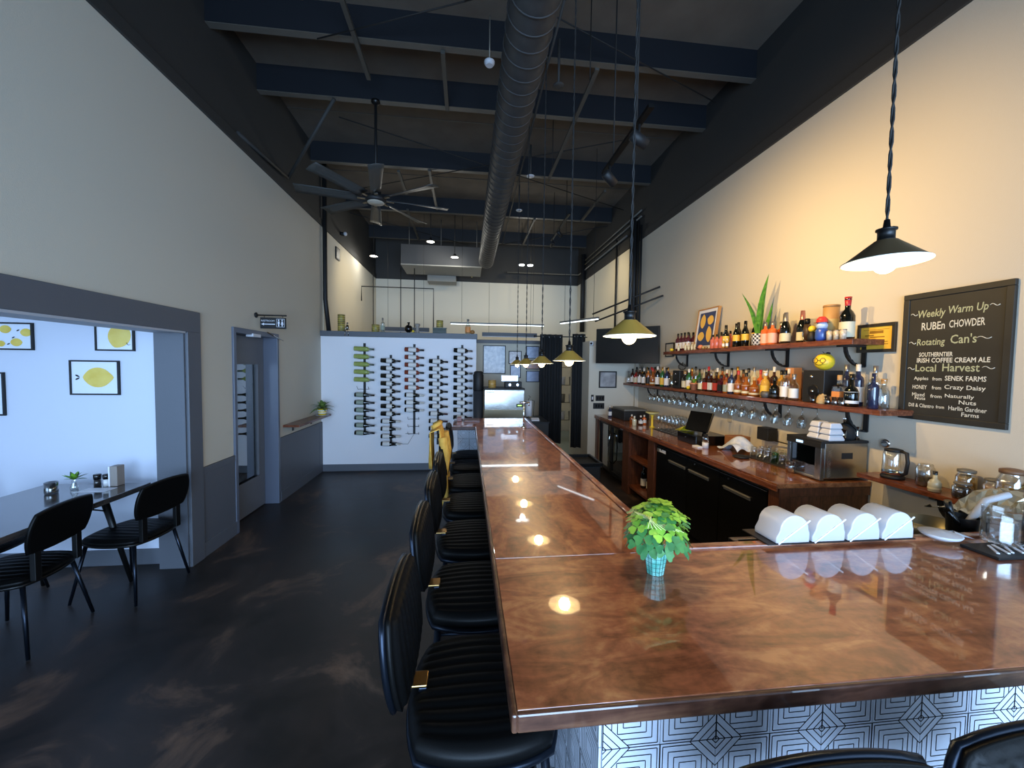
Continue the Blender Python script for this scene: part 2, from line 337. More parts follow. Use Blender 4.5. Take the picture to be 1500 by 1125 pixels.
# three glued-up slabs of the top, with the short return at the far end
MB().prism([(.10, .71), (2.75, .71), (2.75, 1.30), (.10, 1.30)], ZB - .03, ZB).build('top_slab', m_bar, bar, world=True, bevel=.002)
MB().prism([(.10, 1.301), (.71, 1.301), (.71, 2.389), (.10, 2.389)], ZB - .03, ZB).build('top_slab', m_barY, bar, world=True, bevel=.001)
MB().prism([(.10, 2.39), (.71, 2.39), (.71, 4.88), (-.15, 4.88), (-.15, 4.22), (.10, 4.22)], ZB - .03, ZB).build('top_slab', m_barY, bar, world=True, bevel=.001)
MB().box(.098, 2.75, .700, .712, ZB - .038, ZB - .001).build('front_edging', m_edge, bar, world=True, bevel=.004)
MB().box(.088, .100, .70, 4.22, ZB - .038, ZB - .001).build('side_edging', m_edge, bar, world=True, bevel=.004)
MB().box(-.16, .10, 4.208, 4.22, ZB - .038, ZB - .001).build('return_edging', m_edge, bar, world=True, bevel=.003)
MB().box(.715, .748, 1.34, 4.88, ZB - .03, ZB + .010).build('inner_rail', m_barY, bar, world=True, bevel=.008, seg=3)
MB().box(.745, 2.75, 1.30, 1.335, ZB - .03, ZB + .012).build('inner_rail', m_bar, bar, world=True, bevel=.008, seg=3)
MB().box(.30, .70, .80, 4.75, 0, ZB - .03).box(.70, 2.7, .80, 1.28, 0, ZB - .03).box(-.10, .30, 4.52, 4.75, 0, ZB - .03).build('bar_base', m_ink, bar, world=True)
S = .1325
def tile_mesh(name, flip):
    # a tile in the XZ plane facing -Y, origin at its lower corner; line work is glazed in relief
    mb = MB(); g = .0008; a = S - g; mb.box(g, a, 0, .006, g, a, 0)
    c = S / 2; d = S * .47; t = .0011
    def seg(p, q):
        p = Vector(p); q = Vector(q); n = Vector((-(q - p).y, (q - p).x)).normalized() * t
        if flip: pts = [p + n, q + n, q - n, p - n]; pts = [Vector((S - k.x, k.y)) for k in pts][::-1]
        else: pts = [p + n, q + n, q - n, p - n]
        mb.add([(k.x, -.0004, k.y) for k in pts], [(0, 1, 2, 3)], 1)
    def clip(p, q):
        # keep the part with d < x+y < 2S-d
        p = Vector(p); q = Vector(q); fp = p.x + p.y; fq = q.x + q.y; t0, t1 = 0.0, 1.0
        for lo, sgn in ((d, 1), (2 * S - d, -1)):
            a0 = (fp - lo) * sgn; a1 = (fq - lo) * sgn
            if a0 < 0 and a1 < 0: return
            if a0 < 0: t0 = max(t0, a0 / (a0 - a1))
            if a1 < 0: t1 = min(t1, a0 / (a0 - a1))
        if t1 > t0 + 1e-3: seg(p + (q - p) * t0, p + (q - p) * t1)
    for k in (.90, .70, .50, .30):
        h = c * k; P = [(c - h, c - h), (c + h, c - h), (c + h, c + h), (c - h, c + h)]
        for i in range(4): clip(P[i], P[(i + 1) % 4])
    for k in (1.0, .66, .36, .14):
        e = d * k; seg((0, e), (e, 0)); seg((S, S - e), (S - e, S))
    seg((.0006, 0), (.0006, S)); seg((0, .0006), (S, .0006))
    return mb.mesh(name, [m_tile, m_ink])
tA, tB = tile_mesh('bar_tile_a', False), tile_mesh('bar_tile_b', True)
bl = Vector(bar.location)
for j in range(-6, 1):
    for i in range(0, 13):
        zl = .885 + S * j; me = tA if (i + j) % 2 == 0 else tB
        inst('tile', me, bar, Vector((.30 + S * i, .794, zl)) - bl)
for j in range(-6, 1):
    for i in range(0, 6):
        # far return face, looking back towards the storefront
        if i < 3: inst('tile', tA if (i + j) % 2 == 0 else tB, bar, Vector((-.10 + S * i, 4.514, .885 + S * j)) - bl)
        inst('tile', tA if (i + j) % 2 == 0 else tB, bar, Vector((.294, .80 + S * (i + 1), .885 + S * j)) - bl, rot=(0, 0, -PI / 2))
for i in range(6, 27):
    for j in range(-2, 1):
        inst('tile', tA if (i + j) % 2 == 0 else tB, bar, Vector((.294, .80 + S * (i + 1), .885 + S * j)) - bl, rot=(0, 0, -PI / 2))

# ------------------------------------------------------------------ bar stools
def pad_mesh(w, d, th, ribs, corner=.6, n=22, crown=.012, axis='X'):
    """an upholstered pad: w along X, d along Y; channels run along X"""
    mb = MB(); nx = n; ny = ribs * 4
    def mp(u, v):
        # squircle footprint
        k = corner
        return u * (1 - k + k * math.sqrt(1 - v * v / 2)) * w / 2, v * (1 - k + k * math.sqrt(1 - u * u / 2)) * d / 2
    top = []; 
    for j in range(ny + 1):
        v = -1 + 2 * j / ny
        for i in range(nx + 1):
            u = -1 + 2 * i / nx; x, y = mp(u, v)
            e = max(abs(u), abs(v)); rim = max(0, (e - .82) / .18) ** 2 * .018
            rib = -.006 * (1 if (j % 4 == 0) else (.2 if j % 2 else 0)) if abs(u) < .84 and abs(v) < .9 else 0
            top.append((x, y, th + crown * (1 - u * u) * (1 - v * v) - rim + rib))
    fs = [(j * (nx + 1) + i, j * (nx + 1) + i + 1, (j + 1) * (nx + 1) + i + 1, (j + 1) * (nx + 1) + i) for j in range(ny) for i in range(nx)]
    mb.add(top, fs, 0, True)
    # side and underside
    ring = [i for i in range(nx + 1)] + [j * (nx + 1) + nx for j in range(1, ny + 1)] + [ny * (nx + 1) + i for i in range(nx - 1, -1, -1)] + [j * (nx + 1) for j in range(ny - 1, 0, -1)]
    m = len(ring); b = len(mb.v)
    for zz, sc in ((th * .55, 1.015), (.004, .99), (0, .95)):
        mb.v += [(top[k][0] * sc, top[k][1] * sc, zz) for k in ring]
    prev = ring
    for s in range(3):
        cur = [b + s * m + k for k in range(m)]
        for k in range(m):
            l = (k + 1) % m; mb.f.append((prev[l], prev[k], cur[k], cur[l])); mb.mi.append(0); mb.sm.append(s < 2)
        prev = cur
    mb.f.append(tuple(reversed(prev))); mb.mi.append(0); mb.sm.append(False)
    return mb
def rim_pts(w, d, z, n=48, k=.6):
    pts = []
    for i in range(n + 1):
        a = 2 * PI * i / n; u, v = math.cos(a), math.sin(a); s = max(abs(u), abs(v)); u, v = u / s, v / s
        pts.append((u * (1 - k + k * math.sqrt(1 - v * v / 2)) * w / 2, v * (1 - k + k * math.sqrt(1 - u * u / 2)) * d / 2, z))
    return pts
seat_me = pad_mesh(.43, .45, .06, 11).mesh('stool_seat', m_leather)
back_me = pad_mesh(.28, .42, .035, 11, corner=.5).mesh('stool_back', m_leather)
def splay_leg(x, y, zt, foot, r=.013):
    return MB().tube([(x, y, zt), (x + foot[0], y + foot[1], .006)], r, 10, r2=r * .8)
def make_stool():
    t = thing('bar_stool', 'x', 'bar stool')
    inst('seat', seat_me, t, (0, 0, .70))
    MB().tube(rim_pts(.425, .445, .698), .012, 8, caps=False).build('seat_rim', m_legmetal, t)
    b = inst('backrest', back_me, t, (-.245, 0, .955), (0, PI / 2 - .12, 0))
    MB().tube([(p[0], p[1], -.004) for p in rim_pts(.275, .415, 0, k=.5)], .009, 8, caps=False).build('piping', m_legmetal, b)
    MB().box(-.255, -.165, -.03, .03, .770, .778).build('bracket', m_brass, t, bevel=.003)
    MB().box(-.262, -.246, -.035, .035, .76, .93).box(-.19, -.165, -.03, .03, .70, .77).build('back_post', m_legmetal, t, bevel=.003)
    for sx in (-1, 1):
        for sy in (-1, 1):
            MB().tube([(sx * .16, sy * .165, .70), (sx * .215, sy * .22, .006)], .013, 10, r2=.010).build('leg', m_legmetal, t)
    for (a, b2) in (((-.19, -.195), (.19, -.195)), ((.19, -.195), (.19, .195)), ((.19, .195), (-.19, .195)), ((-.19, .195), (-.19, -.195))):
        MB().tube([(a[0], a[1], .30), (b2[0], b2[1], .30)], .008, 8).build('footrest_bar', m_legmetal, t)
    return t
st0 = make_stool(); SY = [1.17, 1.705, 2.24, 2.775, 3.31, 3.84, 4.28]
st_lab = ['black channelled leather bar stool nearest the viewer along the aisle side', 'second bar stool from the viewer along the aisle side', 'third bar stool from the viewer along the aisle side', 'fourth bar stool from the viewer along the aisle side', 'fifth bar stool along the aisle, with the mustard jacket on its back', 'sixth aisle bar stool, just past the mustard jacket', 'farthest aisle bar stool, tucked beside the short far end of the bar']
for i, y in enumerate(SY):
    s = st0 if i == 0 else dup(st0, (0, 0, 0), 0)
    s.location = (.055, y, 0); s['label'] = st_lab[i]; s['group'] = 'stools along the aisle side of the bar'
for i, (x, y) in enumerate(((.58, .285), (1.03, .30))):
    s = dup(st0, (x, y, 0), -PI / 2); s['group'] = 'stools at the tiled short side of the bar'
    s['label'] = ['bar stool whose rounded black back rises at the lower edge before the tiles', 'bar stool at the lower right corner in front of the tiles'][i]

# mustard jacket over the fifth stool
def jacket():
    mb = MB(); n, m_ = 22, 26; vs = []
    for i in range(n + 1):
        s = i / n
        for j in range(m_ + 1):
            t = -1 + 2 * j / m_
            y = t * .17 * (1 - .25 * (s < .25) * (1 - s * 4)) + .012 * math.sin(9 * s + 3 * t)
            fold = .012 * math.sin(t * 15 + 1.5 * math.sin(s * 5)) * min(1, abs(s - .32) * 4)
            L = s * .95
            if L < .30: x = -.045 - fold; z = -.30 + L - .0
            elif L < .36: a = (L - .30) / .06 * PI; x = -.045 * math.cos(a); z = .045 * math.sin(a) + 0
            else: x = .045 + fold * 1.6 + .02 * (L - .36); z = -(L - .36)
            vs.append((x, y * (1 + .15 * max(0, s - .4)), z))
    fs = [(i * (m_ + 1) + j, i * (m_ + 1) + j + 1, (i + 1) * (m_ + 1) + j + 1, (i + 1) * (m_ + 1) + j) for i in range(n) for j in range(m_)]
    mb.add(vs, fs, 0, True); return mb
jt = thing('jacket', 'mustard yellow jacket draped over the back of a bar stool', 'jacket', (-.245, 3.31, 1.185))
mj = mat('mustard_cloth', 'B98C33', .85, noise='CDA24A', scale=20, bump=.2)
o = jacket().build('jacket_body', mj, jt); sd = o.modifiers.new('s', 'SOLIDIFY'); sd.thickness = .008; sd.offset = 1
for s in (-1, 1):
    MB().tube([(.055, s * .15, -.04), (.085, s * .17, -.2), (.07, s * .155, -.36), (.085, s * .16, -.52)], .035, 10, r2=.026).build('sleeve', mj, jt)
MB().tube([(-.03, -.09, .03), (.02, -.05, .058), (.03, 0, .062), (.02, .05, .058), (-.03, .09, .03)], .018, 8).build('collar', mj, jt)

# ------------------------------------------------------------------ dining corner
dt = thing('dining_table', 'dark wood rectangular dining table with splayed black legs', 'table', (-2.9, 2.45, 0))
MB().box(-3.27, -2.52, 1.25, 3.44, .71, .75).build('tabletop', m_table, dt, world=True, bevel=.004)
for x, y, fx, fy in ((-3.12, 3.2, -.08, .12), (-2.67, 3.2, .08, .12), (-3.12, 1.5, -.08, -.12), (-2.67, 1.5, .08, -.12)):
    MB().tube([(x, y, .71), (x + fx, y + fy, .006)], .024, 10, r2=.014).build('leg', m_blackmetal, dt, world=True)
for y in (3.2, 1.5):
    MB().tube([(-3.13, y, .66), (-2.66, y, .66)], .01, 8).build('cross_bar', m_blackmetal, dt, world=True)
MB().tube([(-2.66, 3.22, .60), (-2.69, 3.0, .705)], .006, 6).build('brace', m_blackmetal, dt, world=True)
cseat = pad_mesh(.45, .44, .045, 9, corner=.6).mesh('chair_seat', m_leather); cback = pad_mesh(.27, .44, .03, 9, corner=.45).mesh('chair_back', m_leather)
def make_chair():
    t = thing('dining_chair', 'x', 'chair')
    inst('seat', cseat, t, (0, 0, .42))
    inst('backrest', cback, t, (-.26, 0, .715), (0, PI / 2 - .2, 0))
    MB().tube(rim_pts(.43, .42, .415, k=.6), .011, 8, caps=False).build('seat_frame', m_blackmetal, t)
    for s in (-1, 1):
        MB().box(-.235, -.205, s * .14 - .02, s * .14 + .02, .43, .66, M=Matrix.Translation((0, 0, 0))).build('back_post', m_blackmetal, t, bevel=.004)
    for sx in (-1, 1):
        for sy in (-1, 1):
            MB().tube([(sx * .17, sy * .16, .42), (sx * .235, sy * .225, .005)], .013, 10, r2=.009).build('leg', m_legmetal, t)
    return t
c0 = make_chair(); c0.location = (-2.50, 3.22, 0); c0.rotation_euler = (0, 0, PI - .12); c0['group'] = 'chairs at the dining table'
c0['label'] = 'black leather dining chair at the table end beside the pale jamb'
dup(c0, (-2.74, 2.68, 0), PI + .10, 'black dining chair in front, seen from behind at the long table side', 'chairs at the dining table')
dup(c0, (-3.36, 3.05, 0), .06, 'black dining chair on the far side of the dining table', 'chairs at the dining table')

# table setting
cd = thing('candle_glass', 'smoked glass votive candle on the dining table', 'candle', (-3.0, 3.19, .751))
MB().lathe([(.034, 0), (.037, .01), (.037, .085), (.033, .085), (.033, .012), (0.001, .012)], capt=False, seg=20).build('cup', thin_glass('smoke_glass', (.45, .45, .45), .15), cd)
MB().lathe([(.031, .013), (.031, .05), (.002, .052), (.002, .06)], seg=16).build('wax', mat('wax', 'B6B4A8', .5), cd)
vs_ = thing('bud_vase', 'small clear vase with green succulent sprig on the dining table', 'vase', (-2.93, 3.28, .751))
MB().lathe([(.022, 0), (.024, .02), (.012, .05), (.016, .07)], capt=False).build('vase_glass', m_glass, vs_)
def leaf(mb, base, direction, length, width, curl=0.3, seg=4, mi=0):
    d = Vector(direction).normalized(); side = d.cross(Vector((0, 0, 1)))
    side = side.normalized() if side.length > 1e-3 else Vector((1, 0, 0)); nrm = side.cross(d); vs = []
    for i in range(seg + 1):
        t = i / seg; p = Vector(base) + d * (length * t) - Vector((0, 0, 1)) * (curl * length * t * t); wd = width * math.sin(PI * (.12 + .88 * t) ** .8) if i < seg else 0.0005
        vs += [p - side * wd / 2 + nrm * wd * .15, p, p + side * wd / 2 + nrm * wd * .15]
    fs = []
    for i in range(seg):
        for k in (0, 1): fs.append((3 * i + k, 3 * i + k + 1, 3 * i + 3 + k + 1, 3 * i + 3 + k))
    mb.add(vs, fs, mi, True)
for i in range(13):
    a = i * 2.4; el = .2 + .09 * i; lf = MB(); leaf(lf, (0, 0, .075), (math.cos(a) * math.cos(el), math.sin(a) * math.cos(el), math.sin(el)), .095 - .002 * i, .032, .1)
    lf.build('leaf', m_green if i % 3 else m_dkgreen, vs_)
for k, (x, m_, nm) in enumerate(((-2.84, 'pepper', 'dark peppercorn'), (-2.775, 'salt', 'white salt'))):
    g = thing('grinder', f'small {m_} grinder with black cap, {nm} filled, on the dining table', 'grinder', (x, 3.36, .751))
    MB().lathe([(.021, 0), (.021, .055)], seg=16).build('body', mat(m_ + '_fill', '2A2522' if k == 0 else 'D8D8D8', .3, coat=.5), g)
    MB().lathe([(.022, .055), (.024, .075), (.024, .092), (.018, .095)], seg=16).build('cap', m_black, g)
mh = thing('menu_holder', 'upright white and yellow menu card block on the dining table', 'menu holder', (-2.72, 3.38, .751))
MB().box(-.028, -.018, -.04, .04, 0, .155).build('menu_card', m_paper, mh)
MB().box(-.0285, -.0282, -.03, .03, .03, .13).build('lemon_pattern', m_lemonprint, mh)
MB().box(-.018, .03, -.035, .035, 0, .155).build('wood_block', mat('grey_wood', '8A8078', .6), mh, bevel=.003)
tb = MB()
for k in range(3): tb.box(-2.86 + .01 * k, -2.66 - .006 * k, 3.20 + .012 * k, 3.31 - .004 * k, .7505 + .001 * k, .7512 + .001 * k)
o = tb.build('menus', m_paper, None); tagp(o, 'loose white menu sheets lying on the dining table', 'menu')

# framed lemon prints in the dining corner (world X range, Z range)
def lemon_poly(cx, cz, a, b, rot, n=28, tip=.25):
    pts = []
    for i in range(n):
        t = 2 * PI * i / n; r = 1 + tip * (max(0, math.cos(t)) ** 14 + .6 * max(0, -math.cos(t)) ** 14)
        x = a * r * math.cos(t); z = b * math.sin(t); pts.append((cx + x * math.cos(rot) - z * math.sin(rot), cz + x * math.sin(rot) + z * math.cos(rot)))
    return pts
def flat(pts, y, nrm=-1): # polygon in the XZ plane facing -Y
    mb = MB(); mb.add([(x, y, z) for x, z in pts], [tuple(range(len(pts)))], 0); return mb
def picture(label, x0, x1, z0, z1, y, fr=.012, depth=.02, face=m_paper, frame=m_matteblack):
    t = thing('framed_print', label, 'picture', ((x0 + x1) / 2, y - .001, z0))
    f = MB()
    for a in ((x0, x1, z0, z0 + fr), (x0, x1, z1 - fr, z1), (x0, x0 + fr, z0 + fr, z1 - fr), (x1 - fr, x1, z0 + fr, z1 - fr)): f.box(a[0], a[1], y - depth, y - .001, a[2], a[3])
    f.build('frame', frame, t, world=True)
    MB().box(x0 + fr, x1 - fr, y - depth * .6, y - .002, z0 + fr, z1 - fr).build('print', face, t, world=True)
    return t
Y = 3.62; mgl = mat('glazed_paper', 'DCE0EA', .12, coat=.6); mlg = mat('lemon_print_glazed', 'D5B443', .12, noise='E2C85E', scale=9, coat=.6)
p1 = picture('black framed print of one large lemon, lower of the right two', -3.225, -2.86, 1.44, 1.725, Y, face=mgl)
flat(lemon_poly(-3.02, 1.585, .098, .082, .0, tip=.22), Y - .0135).build('lemon_shape', mlg, p1, world=True)
for s in (-1, 1): flat(lemon_poly(-3.17, 1.585 + s * .012, .016, .007, -s * .5), Y - .0136).build('leaf_mark', m_ink, p1, world=True)
p2 = picture('black framed lemon print cut off by the header, upper right', -3.03, -2.74, 1.805, 2.09, Y, face=mgl)
flat(lemon_poly(-2.85, 1.93, .095, .085, 1.2, tip=.15), Y - .0135).build('lemon_shape', mlg, p2, world=True)
MB().tube([(-2.80, Y - .014, 1.875), (-2.785, Y - .014, 1.855), (-2.77, Y - .014, 1.86)], .002, 5).build('stem_mark', m_ink, p2, world=True)
p3 = picture('black framed print of several small lemons, upper left', -3.77, -3.48, 1.80, 2.02, Y, face=mgl)
for i, (x, z, r) in enumerate(((-3.60, 1.862, .040), (-3.528, 1.942, .040), (-3.675, 1.965, .040), (-3.71, 1.85, .03))):
    pts = lemon_poly(x, z, r, r * .8, 0, tip=.1); pts = [(min(px, -3.493), pz) for px, pz in pts]; flat(pts, Y - .0135).build('lemon_shape', mlg, p3, world=True)
for x, z in ((-3.655, 1.848), (-3.62, 1.90), (-3.585, 1.958)): flat(lemon_poly(x, z, .011, .005, .5), Y - .0136).build('leaf_mark', m_ink, p3, world=True)
p4 = picture('dark framed print at the picture edge, left of the large lemon', -4.0, -3.70, 1.27, 1.62, Y, face=mgl)
flat(lemon_poly(-3.85, 1.44, .08, .065, .3), Y - .0135).build('lemon_shape', mlg, p4, world=True)

# ------------------------------------------------------------------ door, restroom sign, small wall shelf
dr = thing('door_1', None, None, (XL - .15, 4.64, 0)); dr['kind'] = 'structure'
m_door = mat('door_slate_paint', '66686E', .42)
d = MB(); X0, X1 = XL - .18, XL - .14
d.box(X0, X1, 4.22, 4.36, .01, 2.02); d.box(X0, X1, 4.93, 5.06, .01, 2.02); d.box(X0, X1, 4.36, 4.93, .01, .38); d.box(X0, X1, 4.36, 4.93, 1.72, 2.02)
d.build('door_leaf', m_door, dr, world=True)
g = MB()
for a in ((4.36, 4.93, .38, .395), (4.36, 4.93, 1.705, 1.72), (4.36, 4.375, .395, 1.705), (4.915, 4.93, .395, 1.705)): g.box(X1, X1 + .008, a[0], a[1], a[2], a[3])
g.build('glazing_bead', m_door, dr, world=True, bevel=.002)
MB().box(X0 + .012, X0 + .018, 4.36, 4.93, .38, 1.72).build('pane', m_doorglass, dr, world=True)
j = MB(); j.box(XL - .215, XL + .02, 4.17, 4.215, 0, 2.025); j.box(XL - .215, XL + .02, 5.065, 5.11, 0, 2.025); j.box(XL - .215, XL + .02, 4.17, 5.11, 2.022, 2.075)
j.build('door_frame', mat('door_frame_paint', '5C6270', .35), dr, world=True, bevel=.003)
mgold = mat('gold_vinyl', 'C9A94A', .4)
ROT_M = (PI / 2, 0, -PI / 2)
text('lettering', 'LEMON', .34, (X0 + .011, 4.66, 1.33), ROT_M, mgold, dr, height=.085, off=.015)
text('lettering', 'ROOM', .30, (X0 + .011, 4.67, 1.215), ROT_M, mgold, dr, height=.085, off=.015)
MB().add([(X0 + .011, 4.69 + .04 * math.cos(2 * PI * i / 20), 1.03 + .05 * math.sin(2 * PI * i / 20)) for i in range(20)], [tuple(range(20))]).build('lemon_decal', mgold, dr, world=True)
MB().tube([(X1 + .03, 4.27, .95), (X1 + .03, 4.27, 1.15)], .01, 8).tube([(X1, 4.27, .97), (X1 + .03, 4.27, .97)], .007, 6).tube([(X1, 4.27, 1.13), (X1 + .03, 4.27, 1.13)], .007, 6).build('door_handle', m_chrome, dr, world=True)
MB().box(XL - .04, XL + .035, 4.50, 4.66, 2.0, 2.035).build('closer', m_white, dr, world=True, bevel=.003)
MB().tube([(XL + .03, 4.8, 2.075), (XL + .03, 5.2, 2.0)], .006, 6).build('closer_arm', m_chrome, dr, world=True)

sg = thing('restroom_sign', 'small black hanging restroom sign with white arrow and figures', 'sign', (XL, 4.62, 2.10))
MB().lathe([(.028, 0), (.03, .012), (.018, .02)], M=Matrix.Translation((XL, 4.62, 2.245)) @ Matrix.Rotation(PI / 2, 4, 'Y'), seg=14).tube([(XL, 4.62, 2.245), (XL + .32, 4.62, 2.245)], .008, 8).build('wall_bracket', m_matteblack, sg, world=True)
for x in (XL + .09, XL + .28): MB().tube([(x, 4.62, 2.245), (x, 4.62, 2.215)], .003, 5).build('hanger', m_matteblack, sg, world=True)
MB().box(XL + .05, XL + .315, 4.612, 4.628, 2.10, 2.22).build('sign_panel', m_matteblack, sg, world=True, bevel=.002)
text('lettering', 'RESTROOM', .135, (XL + .13, 4.611, 2.185), ROT_B, m_paper, sg, height=.018)
def xzface(mb, pts, y): mb.add([(x, y, z) for x, z in pts], [tuple(range(len(pts)))])
a = MB(); xx = XL + .06; xzface(a, [(xx, 2.148), (xx + .03, 2.162), (xx + .03, 2.153), (xx + .145, 2.153), (xx + .145, 2.143), (xx + .03, 2.143), (xx + .03, 2.134)], 4.611)
a.build('arrow', m_paper, sg, world=True)
b = MB(); xx = XL + .26
for a_ in ((-.042, .042, 2.118, 2.121), (-.042, .042, 2.205, 2.208), (-.042, -.039, 2.118, 2.208), (.039, .042, 2.118, 2.208)): xzface(b, [(xx + a_[0], a_[2]), (xx + a_[1], a_[2]), (xx + a_[1], a_[3]), (xx + a_[0], a_[3])], 4.611)
for k, s in enumerate((-.018, .018)):
    xzface(b, [(xx + s + .008 * math.cos(i * PI / 5), 2.192 + .008 * math.sin(i * PI / 5)) for i in range(10)], 4.611)
    if k: xzface(b, [(xx + s - .015, 2.145), (xx + s + .015, 2.145), (xx + s + .006, 2.18), (xx + s - .006, 2.18)], 4.611)
    else: xzface(b, [(xx + s - .01, 2.15), (xx + s + .01, 2.15), (xx + s + .01, 2.18), (xx + s - .01, 2.18)], 4.611)
    xzface(b, [(xx + s - .006, 2.125), (xx + s + .006, 2.125), (xx + s + .006, 2.15), (xx + s - .006, 2.15)], 4.611)
b.build('figures', m_paper, sg, world=True)

ws_ = thing('wall_shelf', 'narrow wood plank shelf on black brackets above the slate wainscot', 'shelf', (XL, 5.8, .88))
MB().box(XL + .002, XL + .20, 5.22, 6.40, .915, .945).build('plank', m_shelf, ws_, world=True, bevel=.003)
for y in (5.5, 6.12): MB().box(XL, XL + .012, y - .015, y + .015, .83, .915).box(XL, XL + .15, y - .015, y + .015, .903, .915).build('bracket', m_matteblack, ws_, world=True)
pp = thing('potted_plant', 'variegated leafy plant in striped yellow pot on the plank wall shelf', 'plant', (XL + .13, 6.22, .946))
MB().lathe([(.055, 0), (.065, .10)], seg=18).build('pot', m_yellow, pp)
MB().lathe([(.062, .03), (.0635, .045)], seg=18, capb=False, capt=False).lathe([(.065, .065), (.0665, .08)], seg=18, capb=False, capt=False).build('pot_stripe', m_paper, pp)
MB().lathe([(.085, -.0), (.095, .006)], seg=18).build('saucer', m_white, pp)
mvar = mat('variegated_leaf', '2F5A2A', .4, noise='8FA254', scale=45)
for i in range(22):
    a = i * 2.399; el = 1.25 - i * .055; lf = MB(); leaf(lf, (0, 0, .10), (math.cos(a) * math.cos(el) * .62, math.sin(a) * math.cos(el), math.sin(el)), .22 + .03 * math.sin(i * 1.7), .06, .45, 5); lf.build('leaf', mvar, pp)

# ------------------------------------------------------------------ wine wall: racks and bottles
PROF = {
 'bordeaux': [(.90, 0), (1, .01), (1, .62), (.9, .68), (.45, .74), (.38, .78), (.38, 1)],
 'burgundy': [(.90, 0), (1, .01), (1, .48), (.85, .58), (.5, .72), (.37, .8), (.37, 1)],
 'beer': [(.92, 0), (1, .015), (1, .55), (.85, .64), (.5, .76), (.4, .85), (.4, 1)],
 'spirit': [(.95, 0), (1, .015), (1, .6), (.92, .66), (.42, .72), (.36, .76), (.36, 1)],
 'squat': [(.8, 0), (1, .03), (1.0, .42), (.75, .56), (.34, .64), (.32, 1)],
 'decanter': [(.9, 0), (1, .03), (.98, .56), (.7, .66), (.38, .72), (.36, .9), (.46, .94), (.46, 1)],
 'square': [(1.18, 0), (1.2, .01), (1.2, .62), (.45, .70), (.4, .74), (.4, 1)],
}
_bm = {}
def bottle_meshes(kind, h, r, lab=(.15, .48), capf=.84):
    key = (kind, round(h, 3), round(r, 4), lab, capf)
    if key not in _bm:
        P = PROF[kind]; seg = 4 if kind == 'square' else 14; ang = PI / 4 if kind == 'square' else 0
        body = MB().lathe([(a * r, z * h) for a, z in P], seg=seg, ang=ang, sm=kind != 'square')
        def rad(t):
            for (a0, z0), (a1, z1) in zip(P, P[1:]):
                if z0 <= t <= z1: return (a0 + (a1 - a0) * ((t - z0) / max(z1 - z0, 1e-6))) * r
            return P[-1][0] * r
        label = MB().lathe([(rad(lab[0]) + .0008, lab[0] * h), (rad(lab[1]) + .0008, lab[1] * h)], seg=seg, ang=ang, capb=False, capt=False, sm=kind != 'square')
        cap = MB().lathe([(rad(capf + .01) + .001, capf * h), (rad(1) + .001, h + .002)], seg=12, capb=False)
        _bm[key] = [x.mesh(n, m_white) for x, n in ((body, kind + '_body'), (label, kind + '_label'), (cap, kind + '_cap'))]
    return _bm[key]
def part_m(name, me, m, parent):
    o = inst(name, me, parent); o.material_slots[0].link = 'OBJECT'; o.material_slots[0].material = m; return o
def bottle(label, loc, kind, h, r, glass, capm, labm, group, rot=None, name='bottle', cat='bottle', lab=(.15, .48), capf=.84, ang=0):
    t = thing(name, label, cat, loc, ang, group)
    if rot: t.rotation_euler = rot
    me = bottle_meshes(kind, h, r, lab, capf)
    part_m('bottle_glass', me[0], glass, t)
    if labm: part_m('paper_label', me[1], labm, t)
    if capm: part_m('cap', me[2], capm, t)
    return t
g_dark = mat('dark_wine_glass', '0B0E0B', .08, coat=.5); g_pale = mat('pale_wine_glass', '8C9A50', .08, coat=.6, noise='A8B060', scale=8); g_rose = mat('rose_wine_glass', '6A2C22', .08, coat=.6, noise='8A3E2C', scale=10)
foil_g = mat('foil_grey_green', '5E6B62', .35, metal=.5); foil_w = mat('foil_white', 'C8C5BC', .35); foil_k = mat('foil_black', '101010', .3); foil_r = mat('foil_dark_red', '3B1418', .35); foil_s = mat('foil_silver', '8E8A88', .3, metal=.7)
lb_w = mat('label_white', 'D6D3CF', .6); lb_c = mat('label_cream', 'C9C1A4', .6); lb_y = mat('label_yellow', 'D9AE3C', .55); lb_o = mat('label_orange', 'D58A4C', .55); lb_g = mat('label_grey_green', '8E9788', .6); lb_r = mat('label_red', 'B03A2E', .5); lb_k = mat('label_black', '1B1A18', .5); lb_b = mat('label_blue', '3C5B96', .5); lb_p = mat('label_pink', 'E0A38C', .55)
RY = 6.43
racks = [(-1.63, 2.06, .60, 'far left tall rack'), (-1.22, 1.88, .42, 'second rack'), (-.85, 2.06, .60, 'middle rack'), (-.47, 1.88, .42, 'fourth rack'), (-.08, 2.06, .60, 'rack nearest the bar')]
fill = [
 [('white', 5), (None, 1), ('champ', 6)], [('wht', 8), ('whtfoil', 4)], [('rose', 6), ('burg', 3), (None, 3)], [('redw', 7), ('redw2', 4)], [('reds', 9), ('reds2', 1)]]
